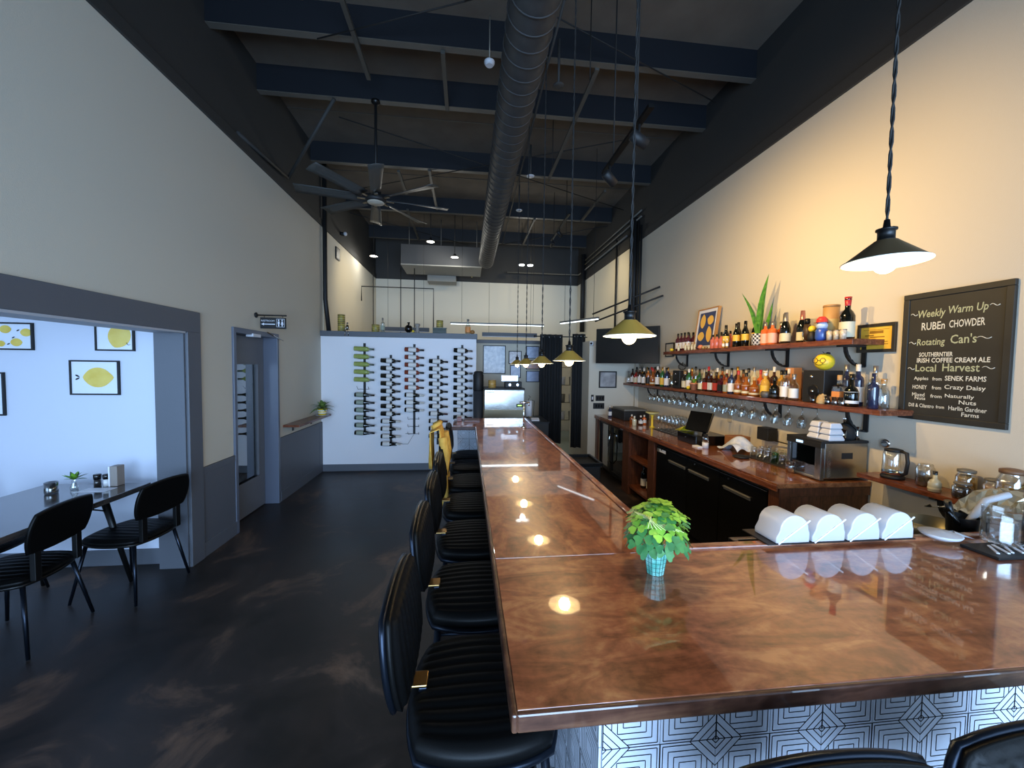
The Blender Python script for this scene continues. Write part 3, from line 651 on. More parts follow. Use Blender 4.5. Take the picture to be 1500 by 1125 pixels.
kinds = {
 'white': ('bordeaux', g_pale, foil_g, None, 'pale green white wine bottle'), 'champ': ('burgundy', g_dark, foil_k, lb_g, 'dark bottle with grey green label'),
 'wht': ('bordeaux', g_dark, foil_k, lb_w, 'dark bottle with white band label'), 'whtfoil': ('burgundy', g_dark, foil_w, lb_w, 'dark bottle with white neck foil'),
 'rose': ('bordeaux', g_rose, foil_k, lb_w, 'rose wine bottle with dark neck'), 'burg': ('burgundy', g_dark, foil_w, lb_w, 'dark sloping bottle with white neck'),
 'redw': ('bordeaux', g_dark, foil_k, lb_w, 'dark bottle with wide white label'), 'redw2': ('burgundy', g_dark, foil_r, lb_w, 'sloping dark bottle with white label'),
 'reds': ('bordeaux', g_dark, foil_s, lb_w, 'dark bottle with silver neck foil'), 'reds2': ('bordeaux', g_dark, foil_r, lb_w, 'slightly askew dark bottle')}
for ri, (x, zt, zb, where) in enumerate(racks):
    t = thing('wine_rack', f'vertical black metal wall wine rack, {where}', 'wine rack', (x, 6.55, zb), 0, 'vertical wine racks on the white wall')
    MB().box(x - .018, x + .018, 6.535, 6.549, zb, zt).build('rail', m_matteblack, t, world=True)
    n = sum(k[1] for k in fill[ri]); k = 0; pitch = .1208
    for kind, cnt in fill[ri]:
        for q in range(cnt):
            z = zt - .09 - k * pitch
            MB().tube([(x - .085, RY - .03, z + .012), (x - .085, RY + .03, z - .038), (x - .06, 6.53, z - .042), (x + .06, 6.53, z - .042), (x + .085, RY + .03, z - .038), (x + .085, RY - .03, z + .005)], .0035, 5).build('cradle', m_matteblack, t, world=True)
            if kind:
                kd, gl, fo, la, txt = kinds[kind]
                off = -.155 if kind != 'champ' else -.15
                bottle(f'{txt}, {ORD[k]} from top on the {where}', (x + off + (.025 if kind in ('white', 'champ') else .02), RY, z), kd, .30, .0375, gl, fo, la, f'wine bottles on the {where}', rot=(0, PI / 2 + .04, 0), name='wine_bottle', lab=(.30, .58) if kind in ('wht',) else ((.1, .45) if kind in ('burg', 'whtfoil', 'redw2', 'champ') else (.2, .6)), capf=.78)
            k += 1
w_ = MB().box(-1.20, -1.13, 6.54, 6.549, .40, .46).build('outlet_box', m_dado, None); tagp(w_, 'small slate grey outlet box at the foot of the second wine rack', 'outlet')
w_ = MB().tube([(-1.13, 6.54, .44), (-.95, 6.545, .43), (-.85, 6.545, .60), (-.99, 6.545, .60)], .004, 5).build('cable', m_galv, None); tagp(w_, 'thin grey cable looping on the white wall between wine racks', 'cable')

# things standing on the wine wall's ledge
m_tin = mat('yellow_striped_tin', 'C9B24A', .4, noise='7F7A50', scale=18)
def tin(label, x, y, z, h, r=.055, m=m_tin, n=2):
    t = thing('tin', label, 'tin', (x, y, z), 0, None)
    MB().lathe([(r, 0), (r, h)], seg=18).build('can_body', m, t)
    b = MB()
    for k in range(n * 2): b.lathe([(r + .001, h * (k + .35) / (n * 2)), (r + .001, h * (k + .7) / (n * 2))], seg=18, capb=False, capt=False)
    b.build('stripes', mat('brown_stripe', '6B5A34', .5), t); return t
LZ = 2.246
tin('yellow striped tin, upper of the stacked pair on the left end of the ledge', -2.0, 6.6, LZ + .135, .13); tin('yellow striped tin, lower of the stacked pair on the left end of the ledge', -2.0, 6.6, LZ, .134)
fg = thing('sitting_figurine', 'silver figurine sitting on the ledge with its legs hanging down', 'figurine', (-1.895, 6.53, LZ - .1))
mb = MB().tube([(-1.895, 6.545, LZ + .02), (-1.895, 6.55, LZ + .10)], .018, 10).sphere((-1.895, 6.55, LZ + .125), .016)
for s in (-1, 1): mb.tube([(-1.895 + s * .01, 6.54, LZ + .015), (-1.895 + s * .02, 6.505, LZ + .02), (-1.895 + s * .028, 6.505, LZ - .085)], .007, 8); mb.tube([(-1.895 + s * .015, 6.55, LZ + .09), (-1.895 + s * .035, 6.53, LZ + .015)], .005, 6)
mb.build('body', m_steel, fg, world=True)
tin('wide yellow striped tin on the ledge beside clear bottle', -1.47, 6.6, LZ, .12, .06)
bottle('tall clear glass bottle with silver top on the ledge beside the wide tin', (-1.36, 6.6, LZ), 'spirit', .23, .035, m_glass, foil_s, lb_g, None)
bg = thing('round_flask', 'round black glossy flask bottle on the ledge over the middle racks', 'bottle', (-.95, 6.6, LZ))
MB().sphere((0, 0, .065), .065, 20, 12).build('flask_body', m_black, bg); MB().lathe([(.016, .12), (.014, .15), (.022, .155), (.022, .17)]).build('stopper', m_black, bg)
hb = thing('hourglass_vase', 'grey curved sculptural vase beside the round black flask', 'vase', (-.81, 6.6, LZ)); MB().lathe([(.035, 0), (.022, .06), (.025, .09), (.048, .125), (.04, .15), (.01, .155)], seg=18).build('vase_body', mat('taupe_ceramic', '8E857A', .5), hb)
lm = MB().sphere((-.87, 6.54, LZ + .022), .022, 14, 8, sz=.9).build('lemon', m_yellow, None); tagp(lm, 'yellow lemon on the ledge in front of the black flask', 'lemon')
gb = thing('glass_box', 'dark green glass box on the ledge carrying a striped tin', 'box', (-.45, 6.6, LZ)); MB().box(-.11, .11, -.05, .05, 0, .085).build('box_body', mat('dark_green_glass', '2F3A33', .12, coat=.5), gb, bevel=.004); MB().box(-.115, .115, -.055, .055, .085, .092).build('box_lid', m_galv, gb)
tin('yellow striped tin standing on the dark green glass box', -.45, 6.6, LZ + .093, .12)
bottle('ornate clear bottle with tan label on the right end of the ledge', (.01, 6.6, LZ), 'decanter', .24, .045, m_glass, foil_s, lb_o, None, lab=(.1, .5))
rk = MB().sphere((.085, 6.6, LZ + .035), .04, 12, 8, sz=.85).build('gourd', mat('gourd_orange', '9A6A35', .5), None); tagp(rk, 'small orange brown gourd on the right end of the ledge', 'gourd')

# things on the bar
mn = MB().box(-.03, .15, 4.55, 4.76, ZB + .012, ZB + .02).box(-.032, .152, 4.548, 4.762, ZB + .001, ZB + .012).build('menu_folder', mat('maroon_leather', '4A2A26', .4), None, bevel=.002); tagp(mn, 'maroon menu folder on the far left corner of the bar', 'menu')
cb = MB().box(-.11, -.06, 4.6, 4.68, ZB + .001, ZB + .05).build('coaster_box', mat('red_brown_box', '5E2A20', .4), None, bevel=.003); tagp(cb, 'small red brown box on the bar beside the menu folder', 'box')
tp = thing('water_tap', 'slim chrome gooseneck tap standing on the far part of the bar', 'tap', (.60, 4.1, ZB + .001))
MB().lathe([(.03, 0), (.03, .012), (.014, .02)], seg=18).build('base', m_chrome, tp)
MB().tube([(0, 0, .015), (0, 0, .27)], .008, 10).build('stem', m_chrome, tp)
MB().tube([(-.05, 0, .27), (.06, 0, .27)], .011, 10).tube([(.05, 0, .27), (.055, 0, .235)], .007, 8).build('head', m_chrome, tp)

# clover in a teal gridded pot
cl = thing('potted_clover', 'bushy green clover plant in a teal gridded pot on the bar', 'plant', (.60, 1.165, ZB + .001))
MB().lathe([(.026, 0), (.036, .07), (.034, .07), (.03, .06)], seg=8, capt=False, sm=False).build('pot', mat('teal_pot', '4FA694', .25, noise='9FD6CC', scale=30, coat=.4), cl)
gr = MB()
for k in range(8):
    a = 2 * PI * k / 8
    for da in (0, PI / 8):
        r0, r1 = (.0265, .0366) if da == 0 else (.0248, .0342)
        gr.tube([(r0 * math.cos(a + da), r0 * math.sin(a + da), .001), (r1 * math.cos(a + da), r1 * math.sin(a + da), .069)], .0007, 4)
for z in (.012, .026, .04, .054): gr.lathe([(.0268 + z / .07 * .01, z), (.0270 + z / .07 * .01, z + .0014)], seg=8, capb=False, capt=False, sm=False)
gr.build('pot_grid', mat('dark_teal', '14504A', .5), cl)
MB().lathe([(.033, .058), (.001, .06)], seg=8, capb=False, capt=False).build('soil', mat('soil', '2B1E14', .9), cl)
def heart_leaflet(mb, c, n_, dirv, r):
    n_ = Vector(n_).normalized(); d_ = (Vector(dirv) - n_ * Vector(dirv).dot(n_)).normalized(); s_ = n_.cross(d_)
    shape = [(0, 0), (.45, -.5), (.85, -.62), (1.1, -.4), (1.0, 0), (1.1, .4), (.85, .62), (.45, .5)]
    vs = [Vector(c) + d_ * (a * r) + s_ * (b * r) + n_ * (r * (.18 * abs(b) - (.12 if abs(b) > .5 else 0))) for a, b in shape] + [Vector(c) + d_ * (.6 * r)]
    b0 = len(vs) - 1; mb.add(vs, [(i, (i + 1) % 8, b0) for i in range(8)], 0, True)
rng = random.Random(3)
for i in range(78):
    a = i * 2.399; f = (i + .5) / 78; el = PI / 2 * (1 - f * 1.32); rr = .086 * (.86 + .3 * rng.random())
    tip = Vector((rr * math.cos(el) * math.cos(a) * 1.05, rr * math.cos(el) * math.sin(a), .130 + .092 * math.sin(el) * (.9 + .2 * rng.random())))
    b = MB(); nrm = (tip - Vector((0, 0, .10))).normalized() + Vector((0, 0, .5)); base = Vector((rng.uniform(-.015, .015), rng.uniform(-.015, .015), .058))
    b.tube([base, base.lerp(tip, .5) + Vector((0, 0, .018)), tip], .0009, 4)
    o_ = rng.random() * 2; R_ = .019 + .009 * rng.random()
    for q in range(3):
        an = o_ + q * 2.094; heart_leaflet(b, tip, nrm, (math.cos(an), math.sin(an), .1), R_)
    b.build('clover_leaf', m_clover if tip.z > .13 and i % 3 else m_clover2, cl)
b = MB()
for i in range(9):
    a = 2.6 + i * .12; b.tube([(-.02, -.03, .16), (-.05 - .004 * i, -.06 + .006 * i, .205), (-.07 + .014 * i, -.085, .18 - .002 * i)], .0011, 4)
b.build('dry_stems', mat('straw_stem', 'C9CF8A', .6), cl)

# four white snack bins on a tray
tr = MB().box(1.09, 1.70, 1.285, 1.42, ZB + .001, ZB + .005).build('tray', mat('dark_tray', '1F1714', .4), None); tagp(tr, 'thin dark tray under the four white garnish bins', 'tray')
tr.location.z += .012
bin_x = [1.19, 1.335, 1.48, 1.625]
for i, x in enumerate(bin_x):
    t = thing('garnish_bin', f'white rounded flip-lid garnish bin, {ORD[i]} of four from the clover plant', 'bin', (x, 1.34, ZB + .018), 0, 'white garnish bins on the bar')
    # profile in the X-Z plane: rounded top, slanting front flap
    prof = [(-.068, 0), (.066, 0), (.066, .035)] + [(.004 + .058 * math.cos(a), .046 + .056 * math.sin(a)) for a in [k * PI / 10 for k in range(0, 11)]] + [(-.068, .02)]
    M_ = Matrix.Rotation(PI / 2, 4, 'X')
    MB().prism(prof, -.055, .055, M=M_, sm=True).build('bin_body', m_white, t, bevel=.004, seg=2)
    MB().box(-.078, .07, -.002, .001, -.0025, .0025, M=Matrix.Translation((.004, -.0565, .043)) @ Matrix.Rotation(-.6, 4, 'Y')).build('flap_seam', mat('white_plastic_edge', 'F4F4F6', .2), t)

# saucers stack, napkin tray, steel canister, metal glasses at the right end
sc_ = thing('saucer', 'white oval dish with raised spout on the bar beside the garnish bins', 'dish', (1.80, 1.28, ZB + .014))
MB().lathe([(.03, 0), (.055, .012), (.062, .022), (.056, .024), (.02, .03), (.001, .033)], seg=26).build('dish_body', m_white, sc_); MB().add([(.05, -.02, .02), (.115, -.03, .006), (.05, .02, .02), (.055, 0, .03)], [(0, 1, 3), (1, 2, 3), (0, 2, 1)], 0, True).build('spout', m_white, sc_)
nt_ = MB().box(1.83, 2.20, 1.13, 1.24, ZB + .001, ZB + .012).build('bar_mat', m_matteblack, None, bevel=.002); tagp(nt_, 'flat black mat on the bar strewn with white packets', 'mat')
for k in range(6):
    b = MB().box(-.004, .004, -.04, .035, 0, .004, M=Matrix.Translation((1.89 + .03 * k, 1.185, ZB + .0122)) @ Matrix.Rotation(-.7 + .22 * (k % 2), 4, 'Z')).build('packet', m_paper, None); tagp(b, f'white packet on the flat black mat, {ORD[k]} from the left', 'packet', 'white packets on the black mat')
# ------------------------------------------------------------------ back counter
bc = thing('back_counter', 'long walnut back counter with open bottle niche along the right wall', 'counter', (2.5, 4.5, 0))
MB().box(2.17, XR - .003, 2.50, 6.48, .885, .92).build('worktop', wood('counter_wood', '5A2F1C', '87502F', 'A87048', 'Y', .22, .8, 2.2, 4), bc, world=True, bevel=.003)
MB().box(2.165, 2.18, 2.50, 6.48, .862, .905).build('front_edging', m_shelf, bc, world=True, bevel=.004)
MB().box(2.20, XR - .003, 2.52, 2.56, 0, .884).build('end_panel', m_cab, bc, world=True)
MB().box(2.19, 2.24, 2.50, 2.60, 0, .884).build('corner_post', m_cab, bc, world=True, bevel=.003)
MB().box(2.22, XR - .003, 2.505, 2.52, .82, .884).build('end_rail', m_cab, bc, world=True, bevel=.003)
for y0, y1 in ((4.36, 4.52), (5.08, 5.30)):
    MB().box(2.19, 2.23, y0, y1, 0, .884).build('face_stile', m_cab, bc, world=True, bevel=.003)
for y in (4.47, 5.10): MB().box(2.23, 2.88, y, y + .02, 0, .884).build('niche_side', m_cab, bc, world=True)
MB().box(2.85, 2.88, 4.49, 5.10, 0, .884).build('niche_back', m_cab, bc, world=True)
for z in (.10, .50): MB().box(2.20, 2.85, 4.49, 5.10, z, z + .03).build('niche_shelf', m_shelf, bc, world=True, bevel=.002)
MB().box(2.19, 2.22, 6.38, 6.48, 0, .884).build('face_stile', m_cab, bc, world=True)
# wine fridge
wf = thing('wine_fridge', 'black glass-door wine fridge with curved handle under the back counter', 'fridge', (2.5, 5.84, 0))
MB().box(2.26, 2.86, 5.31, 6.37, .06, .87).box(2.3, 2.8, 5.33, 6.35, 0, .06).build('body', m_black, wf, world=True)
for y0, y1 in ((5.32, 5.84), (5.85, 6.36)):
    f = MB()
    for a in ((y0, y1, .09, .13), (y0, y1, .81, .85), (y0, y0 + .04, .13, .81), (y1 - .04, y1, .13, .81)): f.box(2.225, 2.258, a[0], a[1], a[2], a[3])
    d_ = f.build('door_frame', m_blackmetal, wf, world=True, bevel=.002)
    MB().box(2.24, 2.244, y0 + .04, y1 - .04, .13, .81).build('pane', m_doorglass, d_, world=True)
for k in range(6): MB().box(2.252, 2.259, 5.36, 5.80, .17 + .105 * k, .19 + .105 * k).build('wine_shelf', mat('rack_wood_grey', '3C3833', .5), wf, world=True)
MB().tube([(2.225, 5.80, .72), (2.18, 5.79, .66), (2.172, 5.79, .48), (2.18, 5.79, .30), (2.225, 5.80, .24)], .010, 8).build('handle', m_chrome, wf, world=True)
MB().box(2.222, 2.226, 5.36, 5.47, .83, .865).build('price_sticker', m_paper, wf, world=True)
# back bar cooler
ck = thing('bar_cooler', 'black three-door back bar cooler with steel top strip', 'cooler', (2.5, 3.5, 0))
MB().box(2.245, 2.88, 2.62, 4.34, .05, .86).box(2.3, 2.8, 2.66, 4.30, 0, .05).build('body', m_black, ck, world=True, bevel=.002)
MB().box(2.205, 2.235, 2.62, 3.22, .835, .862).build('steel_strip', m_steel, ck, world=True)
MB().box(2.205, 2.235, 3.22, 4.34, .835, .862).build('top_strip', m_blackmetal, ck, world=True)
for y0, y1 in ((2.63, 3.18), (3.19, 3.68), (3.69, 4.33)):
    dd = MB().box(2.205, 2.243, y0, y1, .09, .825).build('door', mat('cooler_door_black', '0C0C0C', .25), ck, world=True, bevel=.004)
    c_ = {2.63: 2.955, 3.19: 3.49, 3.69: 3.88}[y0]
    MB().box(2.198, 2.206, c_ - .16, c_ + .16, .695, .725).box(2.188, 2.199, c_ - .16, c_ + .16, .715, .722).build('handle', m_galv, dd, world=True, bevel=.002)
    MB().lathe([(.009, 0), (.009, .006)], M=Matrix.Translation((2.205, y1 - .12, .795)) @ Matrix.Rotation(-PI / 2, 4, 'Y'), seg=12).build('lock', m_chrome, dd, world=True)
MB().box(2.203, 2.206, 4.12, 4.26, .765, .80).build('sticker', m_paper, ck, world=True)
MB().box(2.203, 2.206, 4.26, 4.31, .76, .80).build('sticker', m_galv, ck, world=True)

# bottles in the niche
NB = [(2.36, 4.70, .53, 'bordeaux', .29, .037, mat('forest_green_glass', '1E3A20', .1, coat=.5), lb_w, 'green wine bottle with white label, upper niche shelf, front'), (2.44, 4.80, .53, 'burgundy', .30, .038, g_dark, lb_g, 'dark sloping bottle, upper niche shelf, behind'),
      (2.40, 4.60, .53, 'bordeaux', .30, .037, mat('olive_glass', '4A5028', .1, coat=.5), lb_y, 'olive bottle with yellow label, upper niche shelf, beside the stile'),
      (2.34, 4.93, .13, 'bordeaux', .31, .037, g_dark, lb_w, 'tall dark bottle with white label, lower niche shelf, far end'), (2.36, 4.80, .13, 'burgundy', .30, .040, g_dark, lb_c, 'sloping dark bottle, lower niche shelf, middle'),
      (2.42, 4.70, .13, 'bordeaux', .30, .037, mat('ruby_glass', '4A1014', .1, coat=.5), lb_r, 'ruby red bottle, lower niche shelf'), (2.31, 4.62, .13, 'square', .24, .042, g_dark, lb_c, 'square shouldered bottle with cream label, lower niche shelf, near end')]
for x, y, z, k, h, r, g_, l_, tx in NB: bottle(tx, (x, y, z), k, h, r, g_, foil_k, l_, 'bottles in the counter niche', lab=(.12, .42))

# ------------------------------------------------------------------ bottle shelves
SX0 = 2.66
lo = thing('lower_shelf', 'long walnut lower bottle shelf on black brackets, glass racks beneath', 'shelf', (2.8, 4.4, 1.25))
MB().box(SX0, XR - .003, 2.25, 6.47, 1.43, 1.465).build('plank', m_shelf, lo, world=True, bevel=.003)
up = thing('upper_shelf', 'shorter walnut upper bottle shelf on four black brackets', 'shelf', (2.8, 3.8, 1.78))
MB().box(SX0, XR - .003, 2.46, 5.12, 1.905, 1.945).build('plank', m_shelf, up, world=True, bevel=.003)
def bracket(y, z, par):
    mb = MB(); mb.box(XR - .012, XR - .003, y - .017, y + .017, z - .155, z); mb.box(SX0 + .04, XR - .003, y - .017, y + .017, z - .010, z)
    pts = [(XR - .012 - .16 * math.sin(a), z - .16 + .155 * (1 - math.cos(a))) for a in [PI / 2 * k / 6 for k in range(7)]]
    for (a, b), (c_, d_) in zip(pts, pts[1:]):
        mb.add([(a, y - .012, b), (a, y + .012, b), (c_, y + .012, d_), (c_, y - .012, d_), (a + .012, y - .012, b), (a + .012, y + .012, b), (c_ + .012, y + .012, d_ + .014), (c_ + .012, y - .012, d_ + .014)], [(0, 1, 2, 3), (7, 6, 5, 4), (0, 3, 7, 4), (1, 5, 6, 2)])
    mb.build('bracket', m_matteblack, par, world=True)
for y in (4.95, 4.12, 3.30, 2.60): bracket(y, 1.905, up)
for y in (5.75, 4.72, 3.36, 2.56): bracket(y, 1.43, lo)
for x in (2.70, 2.76, 2.84, 2.90):
    MB().tube([(x, 2.75, 1.422), (x, 5.7, 1.422)], .0035, 5).build('stemware_rail', m_matteblack, lo, world=True)
# stems hanging below
stem_me = MB().lathe([(.034, 0), (.033, -.003), (.004, -.008), (.0035, -.075), (.012, -.085), (.032, -.11), (.034, -.14), (.029, -.175)], capt=False, seg=12).mesh('stem_glass', m_glass)
k = 0
for r_, x in enumerate((2.73, 2.87)):
    for i in range(20):
        if i in (9, 10) and r_ == 0: continue
        y = 5.62 - i * .142; o = inst('stemmed_glass', stem_me, None, (x, y, 1.418)); k += 1
        tagp(o, f'stemmed glass hanging upside down, {ORD[i]} from the far end, {"front" if r_ == 0 else "wall side"} row', 'glass', 'stemmed glasses hanging under the lower shelf')
# bottle styles for the spirit shelf
def glassm(n, c, r=.08, t=0.0): return mat(n, c, r, coat=.5, spec=.6)
G = {'amber': glassm('amber_spirit', '8A4A16'), 'clear': m_glass, 'cola': glassm('cola_spirit', '35180C'), 'gold': glassm('gold_spirit', 'B98A35'), 'green': glassm('green_bottle', '24562C'), 'dark': g_dark, 'red': glassm('red_spirit', '8C1F1A'), 'pink': glassm('pink_spirit', 'C46A58'), 'orange': glassm('orange_spirit', 'C9602A'), 'navy': glassm('navy_spirit', '20263F'), 'pale': glassm('pale_spirit', 'BDB79A'), 'teal': glassm('teal_bottle', '2B7F6C'), 'plum': glassm('plum_liquor', '4A1822')}
LM = {'w': lb_w, 'c': lb_c, 'y': lb_y, 'o': lb_o, 'r': lb_r, 'k': lb_k, 'b': lb_b, 'g': lb_g, 'p': lb_p, None: None}
LN = {'w': 'white', 'c': 'cream', 'y': 'yellow', 'o': 'orange', 'r': 'red', 'k': 'black', 'b': 'blue', 'g': 'grey green', 'p': 'pink', None: 'no'}
KM = {'k': foil_k, 'w': foil_w, 's': foil_s, 'r': mat('cap_red', 'A8252A', .35), 'g': mat('cap_gold', 'B08A42', .3, metal=.8), 't': mat('cork', 'A98455', .7), 'n': None}
KN = {'k': 'black', 'w': 'white', 's': 'silver', 'r': 'red', 'g': 'gold', 't': 'cork', 'n': 'no'}
SHN = {'bordeaux': 'tall', 'burgundy': 'sloping', 'beer': 'long-necked', 'spirit': 'round', 'squat': 'squat', 'decanter': 'decanter', 'square': 'square'}
def shelf_row(rows, z, x, where, group):
    for i, (y, kd, h, r, g_, l_, c_) in enumerate(rows):
        bottle(f'{SHN[kd]} {g_} bottle with {LN[l_]} label, {ORD[i]} from far end, {where}', (x + random.uniform(-.006, .006), y, z), kd, h, r, G[g_], KM[c_], LM[l_], group, ang=random.uniform(0, .3) if kd != 'square' else .0, lab=(.10, .46))
front = [(6.36, 'squat', .20, .038, 'clear', 'w', 's'), (6.22, 'spirit', .24, .034, 'cola', 'w', 'k'), (6.08, 'spirit', .22, .036, 'red', 'c', 'k'), (5.93, 'spirit', .27, .035, 'cola', 'w', 's'), (5.78, 'spirit', .25, .037, 'dark', 'w', 'w'), (5.64, 'spirit', .26, .038, 'amber', 'k', 'k'),
         (5.50, 'squat', .25, .045, 'amber', 'c', 'r'), (5.35, 'bordeaux', .28, .035, 'dark', 'w', 'w'), (5.22, 'bordeaux', .27, .034, 'green', 'y', 'g'), (5.10, 'spirit', .26, .036, 'navy', 'w', 'k'), (4.98, 'decanter', .20, .038, 'clear', None, 't')]
shelf_row(front, 1.466, 2.71, 'far front row, lower shelf', 'bottles on the far part of the lower shelf')
mid = [(4.66, 'decanter', .22, .040, 'clear', 'c', 't'), (4.56, 'spirit', .25, .034, 'green', 'w', 'w'), (4.30, 'spirit', .20, .038, 'clear', 'c', 'n'), (4.21, 'square', .22, .032, 'cola', 'r', 'k'), (4.12, 'square', .22, .032, 'cola', 'w', 's'), (4.03, 'square', .22, .032, 'cola', 'r', 'k'), (3.94, 'square', .19, .032, 'plum', 'k', 'k'),
       (3.86, 'spirit', .20, .032, 'amber', 'g', 'k'), (3.775, 'spirit', .24, .034, 'navy', 'w', 's'), (3.68, 'squat', .24, .038, 'amber', 'c', 'r'), (3.56, 'squat', .22, .040, 'amber', 'c', 'k'), (3.45, 'squat', .18, .045, 'amber', 'c', 't'), (3.32, 'decanter', .24, .040, 'gold', 'y', 'w'), (3.20, 'squat', .19, .042, 'dark', 'k', 'k'), (3.09, 'spirit', .25, .036, 'clear', 'w', 'k'), (3.0, 'decanter', .22, .036, 'clear', 'w', 's')]
shelf_row(mid, 1.466, 2.715, 'mid front row, lower shelf', 'bottles between the speakers on the lower shelf')
kk = ['spirit', 'bordeaux', 'beer', 'squat']; gg = ['gold', 'amber', 'clear', 'green', 'pale', 'cola', 'pale', 'gold', 'amber', 'red', 'clear', 'cola', 'amber', 'clear', 'pale', 'orange', 'amber', 'cola', 'gold', 'clear']
r2 = []
for i in range(20):
    r2.append((4.72 - i * .083, kk[(i * 3) % 3], .25 + .03 * ((i * 7) % 3) / 2, .032, gg[i], 'wcykwgwocr'[i % 10], 'kwsgkrkwsk'[(i * 3) % 10]))
shelf_row(r2, 1.466, 2.80, 'second row, lower shelf', 'second row of bottles on the lower shelf')
r3 = [(6.28 - i * .13, 'spirit' if i % 2 else 'bordeaux', .27, .034, gg[(i * 3 + 1) % 20], 'wckyw'[i % 5], 'kswgr'[i % 5]) for i in range(9)]
shelf_row(r3, 1.466, 2.81, 'far back row, lower shelf', 'back row at the far end of the lower shelf')
near = [(2.60, 'square', .22, .036, 'clear', 'o', 't'), (2.51, 'squat', .23, .045, 'dark', 'w', 'k'), (2.36, 'spirit', .24, .031, 'navy', None, 'n')]
shelf_row(near, 1.466, 2.725, 'near front group, lower shelf', 'bottles at the near end of the lower shelf')
near2 = [(2.66, 'spirit', .30, .038, 'navy', 'k', 's'), (2.565, 'bordeaux', .30, .037, 'navy', 'w', 'w'), (2.45, 'spirit', .29, .036, 'clear', 'w', 's'), (2.39, 'decanter', .20, .035, 'clear', None, 't')]
shelf_row(near2, 1.466, 2.84, 'near back group, lower shelf', 'back row at the near end of the lower shelf')
# speakers
def speaker(y, w_, h, x0, label):
    t = thing('speaker', label, 'speaker', (x0 + .08, y, 1.466))
    MB().box(x0, x0 + .16, y - w_ / 2, y + w_ / 2, 1.4665, 1.466 + h).build('cabinet', mat('speaker_black', '161616', .5), t, world=True, bevel=.004)
    MR = Matrix.Rotation(-PI / 2, 4, 'Y')
    MB().lathe([(w_ * .27, 0), (w_ * .27, .004), (w_ * .22, .005), (w_ * .1, -.0), (.001, .01)], M=Matrix.Translation((x0, y - w_ * .02, 1.466 + h * .36)) @ MR, seg=22, capb=False).build('woofer', m_blackmetal, t, world=True)
    MB().lathe([(.012, 0), (.016, .008), (.001, .018)], M=Matrix.Translation((x0, y, 1.466 + h * .36)) @ MR, seg=14, capb=False).build('dust_cap', m_steel, t, world=True)
    MB().lathe([(.016, 0), (.014, .006), (.001, .009)], M=Matrix.Translation((x0, y + .02, 1.466 + h * .80)) @ MR, seg=14, capb=False).build('tweeter', m_steel, t, world=True)
speaker(2.80, .19, .255, 2.70, 'large black bookshelf speaker on the lower shelf under the yellow ball')
speaker(4.84, .17, .23, 2.70, 'black bookshelf speaker on the far half of the lower shelf')
yb = thing('smiling_ball', 'yellow ball ornament with glasses and a dark leaf on the big speaker', 'ornament', (2.78, 2.79, 1.722))
MB().sphere((0, 0, .066), .066, 22, 14).build('ball', m_yellow, yb)
gl_ = MB()
for s in (-1, 1):
    M_ = Matrix.Rotation(.25, 4, 'Z') @ Matrix.Translation((-.066, s * .028, .075)) @ Matrix.Rotation(PI / 2, 4, 'Y')
    gl_.tube([M_ @ Vector((.019 * math.cos(a), .019 * math.sin(a), 0)) for a in [2 * PI * k / 16 for k in range(17)]], .002, 6)
gl_.tube([Matrix.Rotation(.25, 4, 'Z') @ Vector((-.068, -.009, .076)), Matrix.Rotation(.25, 4, 'Z') @ Vector((-.068, .009, .076))], .002, 6)
gl_.build('glasses', m_matteblack, yb)
MB().tube([Matrix.Rotation(.25, 4, 'Z') @ Vector((-.060 - .003 * math.cos(t * 1.5), t * .03, .040 + .012 * t * t)) for t in [-1 + .25 * k for k in range(9)]], .0018, 6).build('smile', m_matteblack, yb)
MB().sphere((.01, -.02, .132), .016, 10, 6, sz=.6).tube([(0, 0, .13), (-.01, .01, .145)], .003, 6).build('leaf', m_matteblack, yb)
# small things on the lower shelf
for i, (y, x) in enumerate(((2.78, 2.69), (2.64, 2.675), (2.58, 2.675), (2.53, 2.675))):
    me = MB().lathe([(.018, 0), (.021, .005), (.023, .062), (.021, .062), (.019, .008), (.001, .008)], capt=False, seg=16).mesh('shot', thin_glass('silver_shot', (.7, .7, .7), .35) if i == 0 else MATS['silver_shot'])
    o = inst('shot_glass', me, None, (x, y, 1.4665)); tagp(o, f'silvery shot glass on the shelf edge, {ORD[i]} counting from the big speaker', 'glass', 'shot glasses on the lower shelf')
tw = thing('twine_ball', 'beige beehive-shaped twine ornament in front of the big speaker', 'ornament', (2.69, 2.70, 1.466))
mb = MB()
for k in range(7): rr = .034 * math.sqrt(max(.02, 1 - ((k - 1.6) / 6) ** 2 * 1.3)); z = .008 + .0095 * k; mb.tube([(rr * math.cos(a), rr * math.sin(a), z) for a in [2 * PI * q / 18 for q in range(19)]], .0058, 6)
mb.build('coil', mat('twine', 'B79B6B', .8), tw); MB().lathe([(.03, 0), (.03, .05), (.012, .066), (.004, .078)]).build('core', MATS['twine'], tw)
ft = thing('stoneware_cup', 'dark grey round stoneware cup on the shelf edge before a gold bottle', 'cup', (2.685, 3.27, 1.466)); MB().lathe([(.028, 0), (.04, .02), (.042, .045), (.03, .06), (.027, .058), (.037, .043), (.001, .01)], seg=18, capt=False).build('cup_body', mat('grey_stoneware', '4E4A45', .5), ft); MB().tube([(0, -.04, .045), (0, -.06, .035), (0, -.042, .018)], .005, 6).build('handle', MATS['grey_stoneware'], ft)
bx_ = MB().box(2.80, 2.88, 3.10, 3.19, 1.4665, 1.74).build('gift_box', mat('tan_card', 'B27A4C', .6), None, bevel=.003); tagp(bx_, 'tall tan cardboard bottle box behind the gold decanter', 'box')
